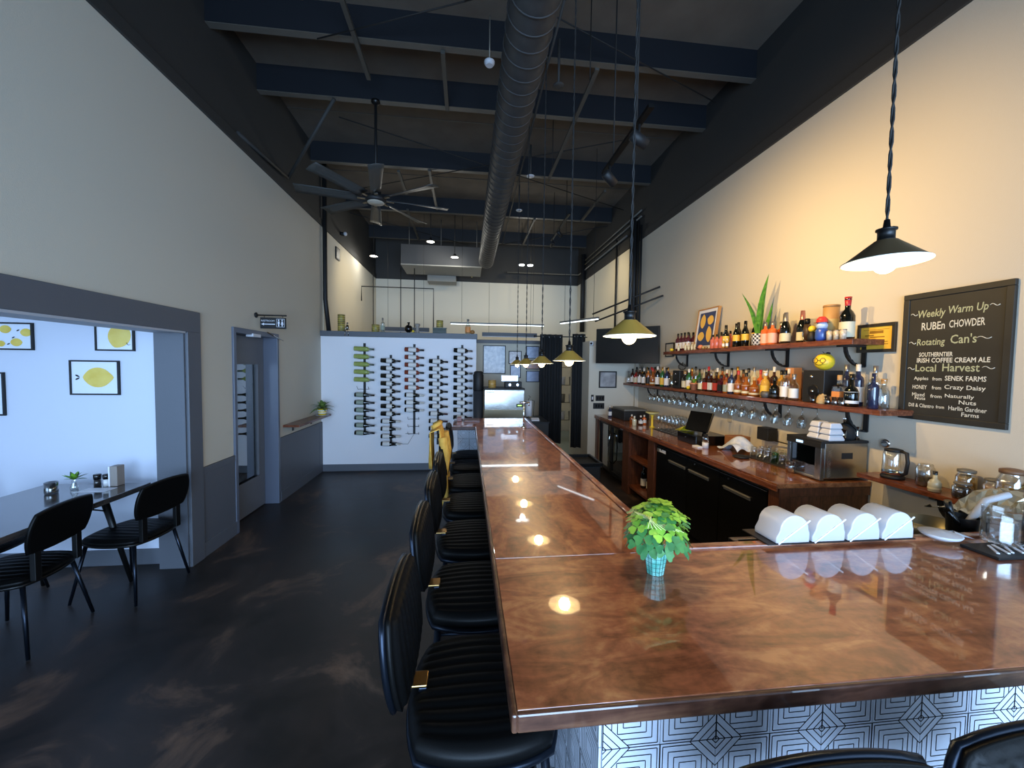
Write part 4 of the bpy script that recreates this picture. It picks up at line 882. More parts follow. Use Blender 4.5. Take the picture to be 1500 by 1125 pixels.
tc_ = thing('terracotta_pot', 'terracotta cup holding small green sprigs on the lower shelf', 'plant', (2.70, 4.43, 1.466)); MB().lathe([(.033, 0), (.045, .07), (.048, .07), (.048, .085), (.04, .085), (.001, .075)], seg=18, capt=False).build('pot', mat('terracotta', 'C27A55', .6), tc_)
for i in range(10):
    a = i * 2.4; lf = MB(); leaf(lf, (0, 0, .08), (math.cos(a) * .5, math.sin(a) * .5, 1 - .05 * i), .09, .025, .2, 3); lf.build('leaf', m_green, tc_)
l2 = MB().sphere((2.69, 4.53, 1.49), .023, 14, 8, sz=.9).build('lemon', m_yellow, None); tagp(l2, 'lemon on the lower shelf beside the terracotta cup', 'lemon')
pk = thing('wire_pumpkin', 'openwork dark wire pumpkin on top of the far speaker', 'ornament', (2.78, 4.84, 1.70)); mb = MB()
for k in range(9): a = 2 * PI * k / 9; mb.tube([(.048 * math.sin(t) * math.cos(a), .048 * math.sin(t) * math.sin(a), .045 - .042 * math.cos(t)) for t in [PI * q / 10 for q in range(11)]], .003, 5)
mb.build('wire_ribs', mat('dark_bronze', '3A342B', .4, metal=.7), pk); MB().tube([(0, 0, .085), (.01, 0, .105)], .005, 6).build('stalk', MATS['dark_bronze'], pk)
MBt = thing('dry_branches', 'thin dark twigs standing among the far end bottles', 'branches', (2.80, 6.05, 1.466)); mb = MB()
for k in range(5): mb.tube([(0, 0, .05), (.01 * k - .02, .03 * (k - 2), .25), (-.02, .06 * (k - 2), .34)], .0025, 4)
mb.build('twigs', MATS['dark_bronze'], MBt); MB().lathe([(.02, 0), (.03, .05), (.012, .10)], capt=False).build('vase', g_dark, MBt)

# upper shelf
UZ = 1.946
for i, y in enumerate((4.96, 4.88, 4.80, 4.72)):
    bottle(f'small plum red bottle with white label, {ORD[i]} from the far end of the upper shelf', (2.78, y, UZ), 'bordeaux', .235, .032, G['plum'], foil_k, lb_w, 'plum red bottles on the upper shelf')
for i, y in enumerate((4.84, 4.74)):
    bottle(f'plum red bottle in the back pair behind the four, {ORD[i]} one', (2.86, y, UZ), 'bordeaux', .235, .032, G['plum'], foil_k, lb_w, 'plum red bottles on the upper shelf')
ly = MB().sphere((2.70, 4.97, UZ + .022), .024, 14, 8, sz=.9).build('lemon', m_yellow, None); tagp(ly, 'small lemon at the far end of the upper shelf', 'lemon')
sm_ = [(4.78, 'beige', 't'), (4.62, 'cream', 'c'), (4.55, 'cream', 'c'), (4.48, 'cream', 'c'), (4.42, 'cream', 'c')]
for i, (y, a, b_) in enumerate(sm_):
    bottle(f'tiny cream miniature bottle, {ORD[i]} from the far end along the upper shelf edge', (2.69, y, UZ), 'spirit', .085, .014, G['pale'], KM['g'], lb_c, 'miniatures on the upper shelf edge')
fig_c = [('plum_fruit', '3A1A2C', .024), ('peach_fruit', 'C9744F', .03), ('nut_fruit', 'A98A55', .02), ('fig_fruit', '8A6A3C', .018)]
for i, (nm, c_, r_) in enumerate(fig_c):
    o = MB().sphere((2.69, 4.36 - i * .055, UZ + r_ * .9 + .0005), r_, 12, 8, sz=.9).build('toy_fruit', mat(nm, c_, .45), None); tagp(o, ['dark plum toy fruit on the upper shelf below the lemon canvas', 'peach coloured round toy fruit below the lemon canvas', 'tan nut-like toy fruit below the lemon canvas', 'small brown toy fruit beside the pink bottles'][i], 'toy fruit')
# canvas print of four lemons
cv = thing('framed_canvas', 'wood framed navy print of four lemons leaning on the upper shelf', 'picture', (2.84, 4.42, UZ))
ML = Matrix.Translation((2.80, 4.43, UZ + .002)) @ Matrix.Rotation(.13, 4, 'Y')
wd, hh = .40, .50
f = MB()
for a in ((-wd / 2, wd / 2, 0, .014), (-wd / 2, wd / 2, hh - .014, hh), (-wd / 2, -wd / 2 + .014, .014, hh - .014), (wd / 2 - .014, wd / 2, .014, hh - .014)): f.box(-.012, .022, a[0], a[1], a[2], a[3], M=ML)
f.build('frame', mat('oak_frame', 'A97B45', .5), cv, world=True)
MB().box(-.004, .01, -wd / 2 + .014, wd / 2 - .014, .014, hh - .014, M=ML).build('white_mount', m_paper, cv, world=True)
MB().box(-.0055, -.004, -wd / 2 + .05, wd / 2 - .05, .05, hh - .05, M=ML).build('navy_field', mat('navy_print', '2F3A63', .6), cv, world=True)
for y, z, a, b_, ro in ((.075, .345, .075, .052, PI / 2), (-.072, .35, .055, .055, .3), (.075, .165, .058, .055, 0), (-.075, .18, .085, .052, 1.4)):
    pts = lemon_poly(y, z, a, b_, ro, tip=.2); MB().add([ML @ Vector((-.0065, p[0], p[1])) for p in pts], [tuple(range(len(pts)))[::-1]]).build('lemon_shape', mat('lemon_canvas', 'E6B54A', .5), cv, world=True)
for i, y in enumerate((4.15, 4.08, 4.00)):
    for r_, x in enumerate((2.74, 2.82)):
        bottle(f'salmon pink bottle, {ORD[i]} of three, {"front" if r_ == 0 else "rear"} row beside the canvas', (x, y - .03 * r_, UZ), 'spirit', .155 + .03 * r_, .030, G['pink'], foil_k, None, 'pink bottles beside the lemon canvas')
for i, (y, x) in enumerate(((3.93, 2.74), (3.82, 2.80), (3.765, 2.74), (3.70, 2.79), (3.635, 2.74), (3.60, 2.82))):
    bottle(f'dark beer bottle with yellow label, {ORD[i]} counting from the pink bottles', (x, y, UZ), 'beer', .24 + .02 * (x > 2.77), .034, g_dark, foil_k, lb_y, 'dark beer bottles on the upper shelf', lab=(.26, .52))
for i, y in enumerate((3.885, 3.83)):
    bottle(f'tiny yellow and white miniature in front of the dark beer bottles, {ORD[i]} one', (2.685, y, UZ), 'spirit', .09, .014, G['gold'], foil_w, lb_w, 'yellow miniatures on the upper shelf')
sp = thing('snake_plant', 'tall green snake plant in a black and white checkered pot', 'plant', (2.77, 3.48, UZ))
MB().lathe([(.055, 0), (.066, .02), (.072, .115), (.066, .115), (.06, .10), (.001, .10)], seg=24, capt=False).build('pot', m_white, sp)
b = MB()
def potr(z): return .055 + (z / .02) * .011 if z < .02 else .066 + (z - .02) / .095 * .006
for k in range(6):
    z0, z1 = .004 + k * .0185, .004 + (k + 1) * .0185
    for q in range(24):
        if (q + k) % 2: a0, a1 = 2 * PI * q / 24, 2 * PI * (q + 1) / 24; ra, rb = potr(z0) + .0008, potr(z1) + .0008; b.add([(ra * math.cos(a0), ra * math.sin(a0), z0), (ra * math.cos(a1), ra * math.sin(a1), z0), (rb * math.cos(a1), rb * math.sin(a1), z1), (rb * math.cos(a0), rb * math.sin(a0), z1)], [(0, 1, 2, 3)])
b.build('check_pattern', mat('charcoal_glaze', '2A2A2E', .35), sp)
def blade(mb, base, top, w0, bend, seg=8):
    base = Vector(base); top = Vector(top); vs = []
    for i in range(seg + 1):
        t = i / seg; p = base.lerp(top, t) + Vector(bend) * math.sin(PI * t); w_ = w0 * (1 - t ** 2.2) * (.7 + .6 * min(1, t * 2.5)) + .001
        vs += [p + Vector((-.25 * w_, -w_, 0)), p + Vector((.12 * w_, 0, 0)), p + Vector((-.25 * w_, w_, 0))]
    mb.add(vs, [(3 * i + k, 3 * i + k + 1, 3 * i + 3 + k + 1, 3 * i + 3 + k) for i in range(seg) for k in (0, 1)], 0, True)
for tb_ in (((0, -.01, .10), (-.01, -.10, .66), .042, (0, .03, 0)), ((0, .02, .10), (0, -.035, .50), .035, (0, .01, 0)), ((0, .03, .10), (-.02, .24, .54), .026, (0, -.05, 0)), ((.01, .01, .10), (.03, .05, .34), .025, (0, 0, 0)), ((.02, -.03, .10), (.05, -.09, .40), .022, (0, -.01, 0))):
    b = MB(); blade(b, *tb_); b.build('leaf_blade', mat('snake_leaf', '2E6A24', .35, noise='5E9436', scale=26), sp)
for i, y in enumerate((3.37, 3.285)):
    bottle(f'orange spirit bottle with cream label, {ORD[i]} one beside the checkered pot', (2.74, y, UZ), 'spirit', .21, .038, G['orange'], foil_s, lb_p, 'orange bottles on the upper shelf', lab=(.08, .5))
bottle('orange spirit bottle half hidden behind the two orange ones', (2.84, 3.30, UZ), 'spirit', .21, .038, G['orange'], foil_s, lb_p, 'orange bottles on the upper shelf')
for i, (y, x) in enumerate(((3.215, 2.80), (3.15, 2.75), (3.02, 2.79))):
    bottle(['sparkling wine bottle with silver foil behind another, upper shelf', 'sparkling wine bottle with white label, in front of its twin', 'sparkling wine bottle with pink foil beside the brown canteen'][i], (x, y, UZ), 'burgundy', .27, .040, g_dark, foil_s if i < 2 else mat('foil_rose', 'B8796A', .3, metal=.6), lb_c if i else lb_w, 'sparkling wine bottles on the upper shelf', lab=(.08, .34), capf=.72)
cn = thing('canteen', 'round brown leather canteen with metal ring on the upper shelf', 'canteen', (2.75, 2.93, UZ))
MB().lathe([(.02, -.025), (.07, -.02), (.075, 0), (.07, .02), (.02, .025)], M=Matrix.Translation((0, 0, .077)) @ Matrix.Rotation(PI / 2, 4, 'X') @ Matrix.Rotation(.9, 4, 'Y'), seg=22).build('canteen_body', mat('brown_leather', '3B2A1C', .5), cn)
MB().tube([(-.03 + .0, .04 - .052 * math.cos(a) - .04 - .045, .062 + .058 * math.sin(a)) for a in [2 * PI * k / 20 for k in range(21)]], .005, 6).build('metal_ring', m_steel, cn)
MB().lathe([(.018, .15), (.02, .165), (.02, .19), (.012, .195)], seg=14).build('cap', m_blackmetal, cn)
lw = thing('round_figurine', 'small black and yellow round-headed figurine on the upper shelf', 'figurine', (2.70, 2.83, UZ)); MB().lathe([(.022, 0), (.03, .03), (.024, .07), (.01, .085)], seg=14).build('body', m_matteblack, lw); MB().sphere((0, 0, .10), .026, 14, 8).build('head', m_yellow, lw)
tt = thing('tube_box', 'tall tan cylindrical gift tube near the end of the upper shelf', 'tube', (2.80, 2.77, UZ)); MB().lathe([(.052, 0), (.052, .27)], seg=24).build('tube_body', mat('tan_tube', 'B58A55', .55), tt); MB().lathe([(.053, .08), (.053, .17)], seg=24, capb=False, capt=False).build('tube_label', mat('tube_label_paper', 'C9B070', .6), tt); MB().lathe([(.0535, .262), (.0535, .278), (.05, .28)], seg=24).build('tube_lid', mat('tan_lid', '9C7444', .5), tt)
nj = thing('novelty_jar', 'blue and white novelty jar with a red cap on the upper shelf', 'jar', (2.70, 2.745, UZ)); MB().lathe([(.03, 0), (.042, .02), (.040, .08), (.03, .10)], seg=18).build('jar_body', mat('royal_blue', '2E4FA0', .3, coat=.4), nj); MB().lathe([(.033, .095), (.038, .12), (.03, .14)], seg=18).build('jar_neck', mat('pale_blue', 'AFC0D8', .3), nj); MB().lathe([(.05, .14), (.036, .146), (.036, .165), (.02, .185), (.001, .188)], seg=18).build('red_cap', mat('bright_red', 'C2332E', .4), nj)
for i, y in enumerate((2.665, 2.61, 2.56)):
    t = thing('votive_cup', f'small pale votive cup, {ORD[i]} of three before the big red-capped bottle', 'cup', (2.69, y, UZ), 0, 'votive cups on the upper shelf'); MB().lathe([(.019, 0), (.021, .07)], seg=14).build('cup_body', mat('pale_votive', 'A89A84', .4, noise='C9C0B0', scale=60), t); MB().lathe([(.0215, .066), (.0215, .072)], seg=14).build('rim', foil_s, t)
bottle('largest dark bottle with red cap at the near end of the upper shelf', (2.76, 2.60, UZ), 'decanter', .31, .047, g_dark, KM['r'], lb_c, None, lab=(.06, .42), capf=.80)

# ------------------------------------------------------------------ on the back counter
CZ = .921
reg = thing('cash_register', 'black cash drawer with tilted black tablet screen on the counter', 'register', (2.50, 3.98, CZ))
MB().box(2.36, 2.72, 3.80, 4.16, CZ, CZ + .10).build('drawer', m_black, reg, world=True, bevel=.004)
MB().lathe([(.009, 0), (.009, .004)], M=Matrix.Translation((2.36, 4.0, CZ + .06)) @ Matrix.Rotation(-PI / 2, 4, 'Y'), seg=12).build('lock', m_chrome, reg, world=True)
MT = Matrix.Translation((2.46, 3.97, CZ + .13)) @ Matrix.Rotation(.35, 4, 'Z') @ Matrix.Rotation(.42, 4, 'Y')
MB().box(-.006, .006, -.14, .14, 0, .22, M=MT).build('tablet', m_black, reg, world=True, bevel=.004)
MB().box(.006, .02, -.13, .13, .0, .012, M=MT).box(.0, .01, -.148, -.14, .0, .22, M=MT).build('tablet_edge', m_chrome, reg, world=True)
MB().tube([(2.56, 3.97, CZ + .10), (2.53, 3.97, CZ + .2)], .02, 8).build('stand', m_matteblack, reg, world=True)
yc = MB()
yc.add([(2.40, 4.10, CZ + .16), (2.38, 4.26, CZ + .10), (2.52, 4.22, CZ + .13), (2.50, 4.08, CZ + .19), (2.37, 4.14, CZ + .105), (2.55, 4.15, CZ + .105)], [(0, 1, 2, 3), (0, 4, 1), (3, 2, 5), (4, 5, 2, 1)], 0, True)
o = yc.build('yellow_cloth', mat('yellow_cloth', 'D9CC1F', .7), None); tagp(o, 'bright yellow cloth tucked behind the tablet screen', 'cloth')
pr = thing('pepper_shaker', 'white-banded jar with dark top beside the cash drawer', 'jar', (2.40, 3.70, CZ)); MB().lathe([(.03, 0), (.03, .06)], seg=16).build('white_band', m_white, pr); MB().lathe([(.03, .06), (.028, .11), (.02, .12)], seg=16).build('glass_top', m_glass, pr); MB().lathe([(.022, .12), (.022, .14)], seg=16).build('lid', m_blackmetal, pr)
o = MB().box(2.32, 2.38, 3.70, 3.80, CZ, CZ + .012).build('notepad', m_paper, None); tagp(o, 'small white card lying in front of the cash drawer', 'card')
bb_ = MB().box(2.62, 2.80, 3.58, 3.72, CZ, CZ + .13).build('condiment_box', mat('orange_brown_box', '8A5A32', .5), None, bevel=.003); tagp(bb_, 'brown and orange carton behind the white-banded jar', 'box')
tw_ = MB(); n = 12
vs = []
for i in range(n + 1):
    for j in range(n + 1):
        u, v = i / n, j / n; x = 2.50 + .22 * u; y = 3.36 + .30 * v; z = CZ + .13 * math.sin(PI * (.15 + .7 * u)) * math.sin(PI * min(1, .1 + v)) + .02 * math.sin(9 * u + 7 * v) + .01; vs.append((x, y, max(CZ + .002, z)))
tw_.add(vs, [(i * (n + 1) + j, (i + 1) * (n + 1) + j, (i + 1) * (n + 1) + j + 1, i * (n + 1) + j + 1) for i in range(n) for j in range(n)], 0, True)
o = tw_.build('bar_towel', mat('blue_white_towel', 'A9B7D0', .8, noise='D0D6E0', scale=26), None); tagp(o, 'crumpled blue and white bar towel beside the drying glasses', 'towel')
bk = MB().box(2.80, 2.90, 3.36, 3.50, 1.05, 1.17).build('wall_box', m_matteblack, None, bevel=.004); tagp(bk, 'small black device box on the wall above the towel', 'box')
o = MB().tube([(2.86, 3.38, 1.06), (2.90, 3.1, 1.045), (2.90, 2.78, 1.02)], .006, 6).build('cable', m_cord, None); tagp(o, 'black cable running along the wall to the steel dehydrator', 'cable')
o = MB().box(XR - .008, XR - .001, 4.02, 4.10, 1.13, 1.27).build('outlet', mat('beige_plate', 'B8AC94', .5), None, bevel=.002); tagp(o, 'beige outlet plate on the wall behind the cash register', 'outlet')
# tumblers
tum = MB().lathe([(.028, 0), (.034, .09), (.032, .09), (.026, .004), (.001, .004)], capt=False, seg=14).mesh('tumbler', m_glass)
tumi = MB().lathe([(.035, 0), (.033, .0), (.027, .086), (.029, .09), (.001, .09)], capb=False, seg=14).mesh('tumbler_inv', m_glass)
wine_me = MB().lathe([(.032, 0), (.004, .006), (.0035, .075), (.02, .09), (.036, .12), (.035, .155), (.029, .185)], capt=False, seg=12).mesh('wine_glass', m_glass)
for r_ in range(3):
    for i in range(7):
        y = 3.30 - i * .083 + .0 * r_; o = inst('tumbler', tumi, None, (2.62 + .078 * r_, y, CZ + .004))
        if i == 3 and r_ == 0: o.data = MB().lathe([(.035, 0), (.033, .0), (.027, .086), (.029, .09), (.001, .09)], capb=False, seg=14).mesh('green_tumbler', m_ggreen)
        tagp(o, (f'green tinted tumbler among the upturned clear ones' if (i == 3 and r_ == 0) else f'upturned clear tumbler, {ORD[i]} from the towel, {["front", "middle", "wall side"][r_]} row'), 'glass', 'upturned tumblers drying on the counter')
for r_ in range(4):
    for i in range(6):
        o = inst('wine_glass', wine_me, None, (2.50 + .085 * r_, 4.88 - i * .09, CZ + .003)); tagp(o, f'standing wine glass, {ORD[i]} from far side, row {["one", "two", "three", "four"][r_]} from the counter edge', 'glass', 'standing wine glasses on the counter')
o = MB().box(2.44, 2.82, 4.33, 4.94, CZ - .0005, CZ + .002).build('bar_mat', m_matteblack, None); tagp(o, 'black mat under the standing wine glasses', 'mat')
o = MB().box(2.56, 2.84, 2.74, 3.36, CZ - .0005, CZ + .003).build('bar_mat', m_matteblack, None); tagp(o, 'black mat under the upturned tumblers', 'mat')
o = inst('tumbler', tum, None, (2.50, 2.76, CZ)); tagp(o, 'single clear tumbler standing at the corner of the steel dehydrator', 'glass')
o = MB().lathe([(.06, 0), (.075, .012), (.05, .02), (.02, .022)], seg=18).build('black_dish', m_matteblack, None, loc=(2.48, 3.28, CZ)); tagp(o, 'flat black cloth bundle or dish near the counter edge', 'dish')
# far end things: receipt printer, spray bottles
eq = thing('receipt_printer', 'low black machine at the far end of the back counter', 'printer', (2.55, 5.92, CZ)); MB().box(2.36, 2.76, 5.68, 6.24, CZ, CZ + .14).build('machine_body', m_matteblack, eq, world=True, bevel=.01); MB().box(2.38, 2.74, 5.72, 6.2, CZ + .14, CZ + .17).build('glass_lid', m_galv, eq, world=True, bevel=.005)
for i, (x, y, c_, l_) in enumerate(((2.30, 6.12, 'navy', 'blue bottle with white cap at the far end of the counter'), (2.36, 5.40, 'amber', 'squat amber bottle in front of the black machine'), (2.44, 5.28, 'cola', 'dark small bottle beside the amber one'), (2.32, 5.22, 'pale', 'little pale bottle near the counter edge'), (2.52, 5.34, 'orange', 'orange small bottle behind the counter edge'))):
    bottle(l_, (x, y, CZ), 'spirit' if i else 'square', .19 if i == 0 else .13, .028 if i == 0 else .03, G[c_], KM['w'], LM['w'] if i % 2 == 0 else None, 'small bottles at the far end of the counter')
jz = thing('cone_juicer', 'yellow and white funnel-shaped juicer among the glasses', 'juicer', (2.50, 5.06, CZ)); MB().lathe([(.04, 0), (.015, .02), (.014, .14), (.03, .17)], seg=16).build('stem', m_yellow, jz); MB().lathe([(.03, .17), (.09, .20), (.09, .207), (.001, .19)], seg=20, capt=False).build('bowl', mat('pale_yellow', 'D8CE8A', .4), jz)
# dehydrator
dh = thing('dehydrator', 'stainless steel food dehydrator with vented side and glass front', 'dehydrator', (2.72, 2.70, CZ))
D0, D1, E0, E1, Z0, Z1 = 2.53, 2.905, 2.53, 2.83, CZ + .006, CZ + .275
MB().box(D0 + .03, D1, E0, E1, Z0 + .012, Z1).build('steel_case', m_steel, dh, world=True, bevel=.004)
MB().box(D0, D0 + .03, E0, E0 + .05, Z0, Z1 - .03).box(D0, D0 + .03, E1 - .03, E1, Z0, Z1 - .03).box(D0, D0 + .03, E0 + .05, E1 - .03, Z0, Z0 + .02).build('front_frame', m_steel, dh, world=True, bevel=.003)
MB().box(D0 - .004, D1, E0 - .006, E1 + .006, Z1, Z1 + .018).box(D0 - .006, D0 + .03, E0 - .003, E1 + .003, Z1 - .035, Z1).build('black_top', m_matteblack, dh, world=True, bevel=.003)
MB().box(D0 - .0075, D0 - .006, E1 - .15, E1 - .09, Z1 - .024, Z1 - .006).build('display', m_bluedisp, dh, world=True)
MB().box(D0 + .012, D0 + .016, E0 + .05, E1 - .03, Z0 + .02, Z1 - .035).build('pane', thin_glass('smoked_pane', (.35, .42, .42), .15), dh, world=True)
for k in range(6): MB().box(D0 + .018, D0 + .029, E0 + .05, E1 - .03, Z0 + .045 + .032 * k, Z0 + .049 + .032 * k).build('drying_tray', m_chrome, dh, world=True)
for k in range(13):
    z = Z0 + .03 + .0155 * k; MB().box(D0 + .055, D0 + .085, E0 - .003, E0 + .0, -.0025, .0025, M=Matrix.Translation((0, 0, z)) @ Matrix.Translation((D0 + .07, 0, 0)) @ Matrix.Rotation(-.55, 4, 'Y') @ Matrix.Translation((-D0 - .07, 0, 0))).build('vent_slot', m_chrome, dh, world=True)
MB().box(D0 + .165, D0 + .255, E0 - .001, E0 + .0005, Z1 - .115, Z1 - .07).build('grip_recess', m_matteblack, dh, world=True, bevel=.002)
TZ = Z1 + .0185
for i in range(3):
    for q in range(2):
        z = TZ + .043 * i; y = 2.56 + .095 * q
        if i == 2 and q == 1 and False: continue
        t = thing('paper_tray', f'white ribbed food tray, {["bottom", "middle", "top"][i]} of the {["near", "far"][q]} stack on the dehydrator', 'tray', (2.635, y + .0, z), 0, 'white trays stacked on the dehydrator')
        hx, hy = .062 - .007 * i, .045 - .003 * i
        vs = [(s * a * hx, u * b_ * hy, zz) for zz, a, b_ in ((0, 1, 1), (.01, 1.06, 1.04), (.041, .82, .84)) for s, u in ((-1, -1), (1, -1), (1, 1), (-1, 1))]
        MB().add(vs, [(3, 2, 1, 0), (8, 9, 10, 11)] + [(4 * r + k, 4 * r + (k + 1) % 4, 4 * r + 4 + (k + 1) % 4, 4 * r + 4 + k) for r in (0, 1) for k in range(4)]).build('tray_body', m_white, t, bevel=.006)
kb = thing('bottle_sleeve', 'black insulated bottle cover with clear glass neck on the dehydrator', 'bottle', (2.80, 2.60, TZ)); MB().lathe([(.045, 0), (.052, .02), (.05, .07), (.03, .115)], seg=18).build('sleeve', mat('black_neoprene', '0F0F10', .8), kb); MB().lathe([(.022, .11), (.024, .15)], seg=14, capt=False).build('glass_neck', m_chrome, kb)
jg = thing('jigger', 'slim double-ended steel jigger on the dehydrator', 'jigger', (2.845, 2.56, TZ)); MB().lathe([(.018, 0), (.008, .045), (.007, .05), (.017, .095), (.015, .095), (.004, .055)], seg=16, capt=False).build('jigger_body', m_chrome, jg)
o = inst('tumbler', MB().lathe([(.024, 0), (.027, .075), (.025, .075), (.022, .004), (.001, .004)], capt=False, seg=14).mesh('cup', MATS['silver_shot']), None, (2.725, 2.56, TZ)); tagp(o, 'silvery cup on the dehydrator between white trays and black cover', 'glass')
o = MB().lathe([(.03, 0), (.033, .006), (.02, .010)], M=Matrix.Translation((XR - .002, 2.42, 1.215)) @ Matrix.Rotation(-PI / 2, 4, 'Y') , seg=18).build('wall_hook', m_chrome, None); tagp(o, 'small round chrome fitting on the wall above the dehydrator', 'fitting')

# near wall shelf with kettle and jars
ks = thing('near_shelf', 'walnut shelf on the right wall with kettle and jars', 'shelf', (2.8, 1.9, .85))
MB().box(2.70, XR - .003, 1.40, 2.42, .985, 1.015).build('plank', m_shelf, ks, world=True, bevel=.003)
for y in (1.97, 1.45): bracket(y, .985, ks)
KZ = 1.016
kt = thing('electric_kettle', 'glass electric kettle with black handle and lid on the near shelf', 'kettle', (2.80, 2.27, KZ))
MB().lathe([(.06, 0), (.062, .015), (.055, .025)], seg=22).build('base', m_matteblack, kt); MB().lathe([(.056, .026), (.056, .05), (.052, .165), (.045, .18)], seg=22, capt=False, capb=False).build('glass_jug', m_glass, kt); MB().lathe([(.056, .026), (.057, .045)], seg=22, capt=False).build('steel_ring', m_chrome, kt); MB().lathe([(.047, .178), (.046, .192), (.02, .198)], seg=22).build('lid', m_matteblack, kt)
MB().tube([(.0, -.045, .185), (0, -.078, .18), (0, -.086, .12), (0, -.078, .05), (0, -.055, .035)], .011, 8).build('handle', m_matteblack, kt)
def jar(label, x, y, h, r, fill, lidm, fh=.6, shape=0, z=KZ):
    t = thing('glass_jar', label, 'jar', (x, y, z))
    P = [(r * .92, 0), (r, .01), (r, h * .72), (r * .8, h * .82), (r * .78, h * .9)] if shape == 0 else [(r * .8, 0), (r, h * .3), (r * .95, h * .6), (r * .7, h * .85), (r * .72, h * .9)]
    MB().lathe(P, seg=18, capt=False).build('jar_glass', m_glass, t)
    if fill: MB().lathe([(r * .88, .004), (r * .94, .012), (r * .94, h * fh), (.001, h * fh)], seg=16).build('contents', fill, t)
    if lidm: MB().lathe([(r * .86, h * .88), (r * .86, h * .97), (r * .5, h)], seg=18).build('lid', lidm, t)
    return t
f_br = mat('brown_beans', '4A2F1E', .6, noise='6B4630', scale=90); f_yl = mat('dried_citrus', 'A98636', .6, noise='6E5420', scale=60); f_gr = mat('amber_herbs', 'B98A45', .6, noise='8A6A30', scale=70); f_dk = mat('dark_spice', '33251C', .6)
jar('tall clear jug jar of dark spice beside the kettle', 2.82, 2.10, .15, .045, f_dk, None, .35)
bottle('small jar bottle with dark top and white label beside the spice jug', (2.74, 1.99, KZ), 'squat', .12, .03, G['pale'], foil_k, lb_c, None)
jar('squat jar with dark contents at the shelf front edge', 2.755, 1.87, .09, .042, f_dk, m_galv, .6)
jar('jar of yellow dried citrus, wall side', 2.85, 1.92, .15, .045, f_yl, m_galv, .75)
jar('jar of golden herbs in the middle of the near shelf', 2.85, 1.80, .13, .042, f_gr, m_galv, .7)
jar('tallest jar with wooden lid and dried fruit slices on the near shelf', 2.80, 1.70, .21, .055, f_yl, mat('wood_lid', '6E5038', .5), .62)
jar('low open jar of golden spice before the tall jar', 2.74, 1.765, .07, .035, f_gr, None, .6)
jar('brown ceramic-looking jar with dark lid near the right picture edge', 2.84, 1.55, .17, .06, f_br, mat('brown_lid', '5A3826', .5), .8)
jar('amber honey coloured jar at the right picture edge', 2.77, 1.49, .14, .045, f_gr, m_galv, .7)
jar('wide jar of walnuts behind the crumpled foil bag', 2.76, 1.62, .12, .05, f_br, m_galv, .7)

# sink well / under-bar equipment at right: metal bowls, tin tools
sk = thing('ice_well', 'stainless ice well and speed rail behind the bar at the right', 'sink', (2.3, 1.65, 0))
MB().box(1.45, 2.62, 1.45, 1.95, .30, .72).box(1.5, 2.58, 1.5, 1.9, 0, .3).build('cabinet', mat('dark_steel', '26241F', .4, metal=.6), sk, world=True)
f = MB()
for a in ((1.43, 2.64, 1.43, 1.46), (1.43, 2.64, 1.94, 1.97), (1.43, 1.46, 1.46, 1.94), (2.61, 2.64, 1.46, 1.94)): f.box(a[0], a[1], a[2], a[3], .72, .80)
f.build('rim', m_steel, sk, world=True, bevel=.003)
bw = thing('metal_bowl', 'dull metal mixing bowl beyond the bar, behind the white oval dish', 'bowl', (2.14, 1.56, .915)); MB().lathe([(.05, 0), (.09, .05), (.105, .115), (.10, .115), (.085, .055), (.001, .02)], seg=28, capt=False).build('bowl_body', mat('brushed_tin', '8A8672', .35, metal=.8), bw); MB().lathe([(.08, -.115), (.085, 0)], seg=18).build('stand', m_blackmetal, bw)
tr2 = thing('scoop_tray', 'grey green plastic scoop tray leaning under the near shelf', 'tray', (2.20, 1.75, .801)); MB().box(-.05, .05, -.10, .10, 0, .012, M=Matrix.Rotation(-1.15, 4, 'Y')).build('tray_body', mat('grey_green_plastic', '8C9480', .5), tr2, bevel=.004)
for k in range(4): MB().box(.0, .012, -.09 + .05 * k, -.08 + .05 * k, -.002, .018, M=Matrix.Rotation(-1.15, 4, 'Y') @ Matrix.Translation((0, 0, .0))).build('rib', m_galv, tr2)
fb = MB(); rng = random.Random(5); n = 14; vs = []
for i in range(n + 1):
    for j in range(n + 1):
        u, v = i / n, j / n; vs.append((2.25 + .42 * u, 1.37 + .30 * v + .02 * rng.random(), 1.11 + .03 * math.sin(6 * u + 3 * v) + .018 * rng.random() - .06 * (1 - u)))
fb.add(vs, [(i * (n + 1) + j, (i + 1) * (n + 1) + j, (i + 1) * (n + 1) + j + 1, i * (n + 1) + j + 1) for i in range(n) for j in range(n)], 0, False)
o = fb.build('wrapping_foil', mat('crumpled_film', 'A6A390', .25, metal=.6), None); tagp(o, 'crumpled foil and film heap below the near shelf jars', 'foil'); bpy.data.objects['wrapping_foil'].location.z += 0
wh = thing('whisk_rest', 'shaker stand with black and white bar tools at the right edge', 'tool stand', (2.10, 1.42, ZB - .06)); MB().lathe([(.045, 0), (.05, .10)], seg=18, capt=False).build('cup', m_blackmetal, wh)
MB().tube([(0, 0, .03), (.08, -.02, .17), (.16, -.04, .2)], .014, 8).build('white_handle', m_white, wh); MB().tube([(0, .02, .03), (-.05, .02, .16)], .012, 8).tube([(0, -.02, .03), (-.09, -.01, .13)], .010, 8).build('black_tool', m_black, wh)
stl = thing('shaker_tin', 'tall polished steel shaker tin at the right edge of the bar', 'shaker', (2.10, 1.185, ZB + .013)); MB().lathe([(.042, 0), (.048, .15), (.049, .152), (.046, .152), (.04, .01), (.001, .008)], seg=28, capt=False).build('tin_body', m_chrome, stl)
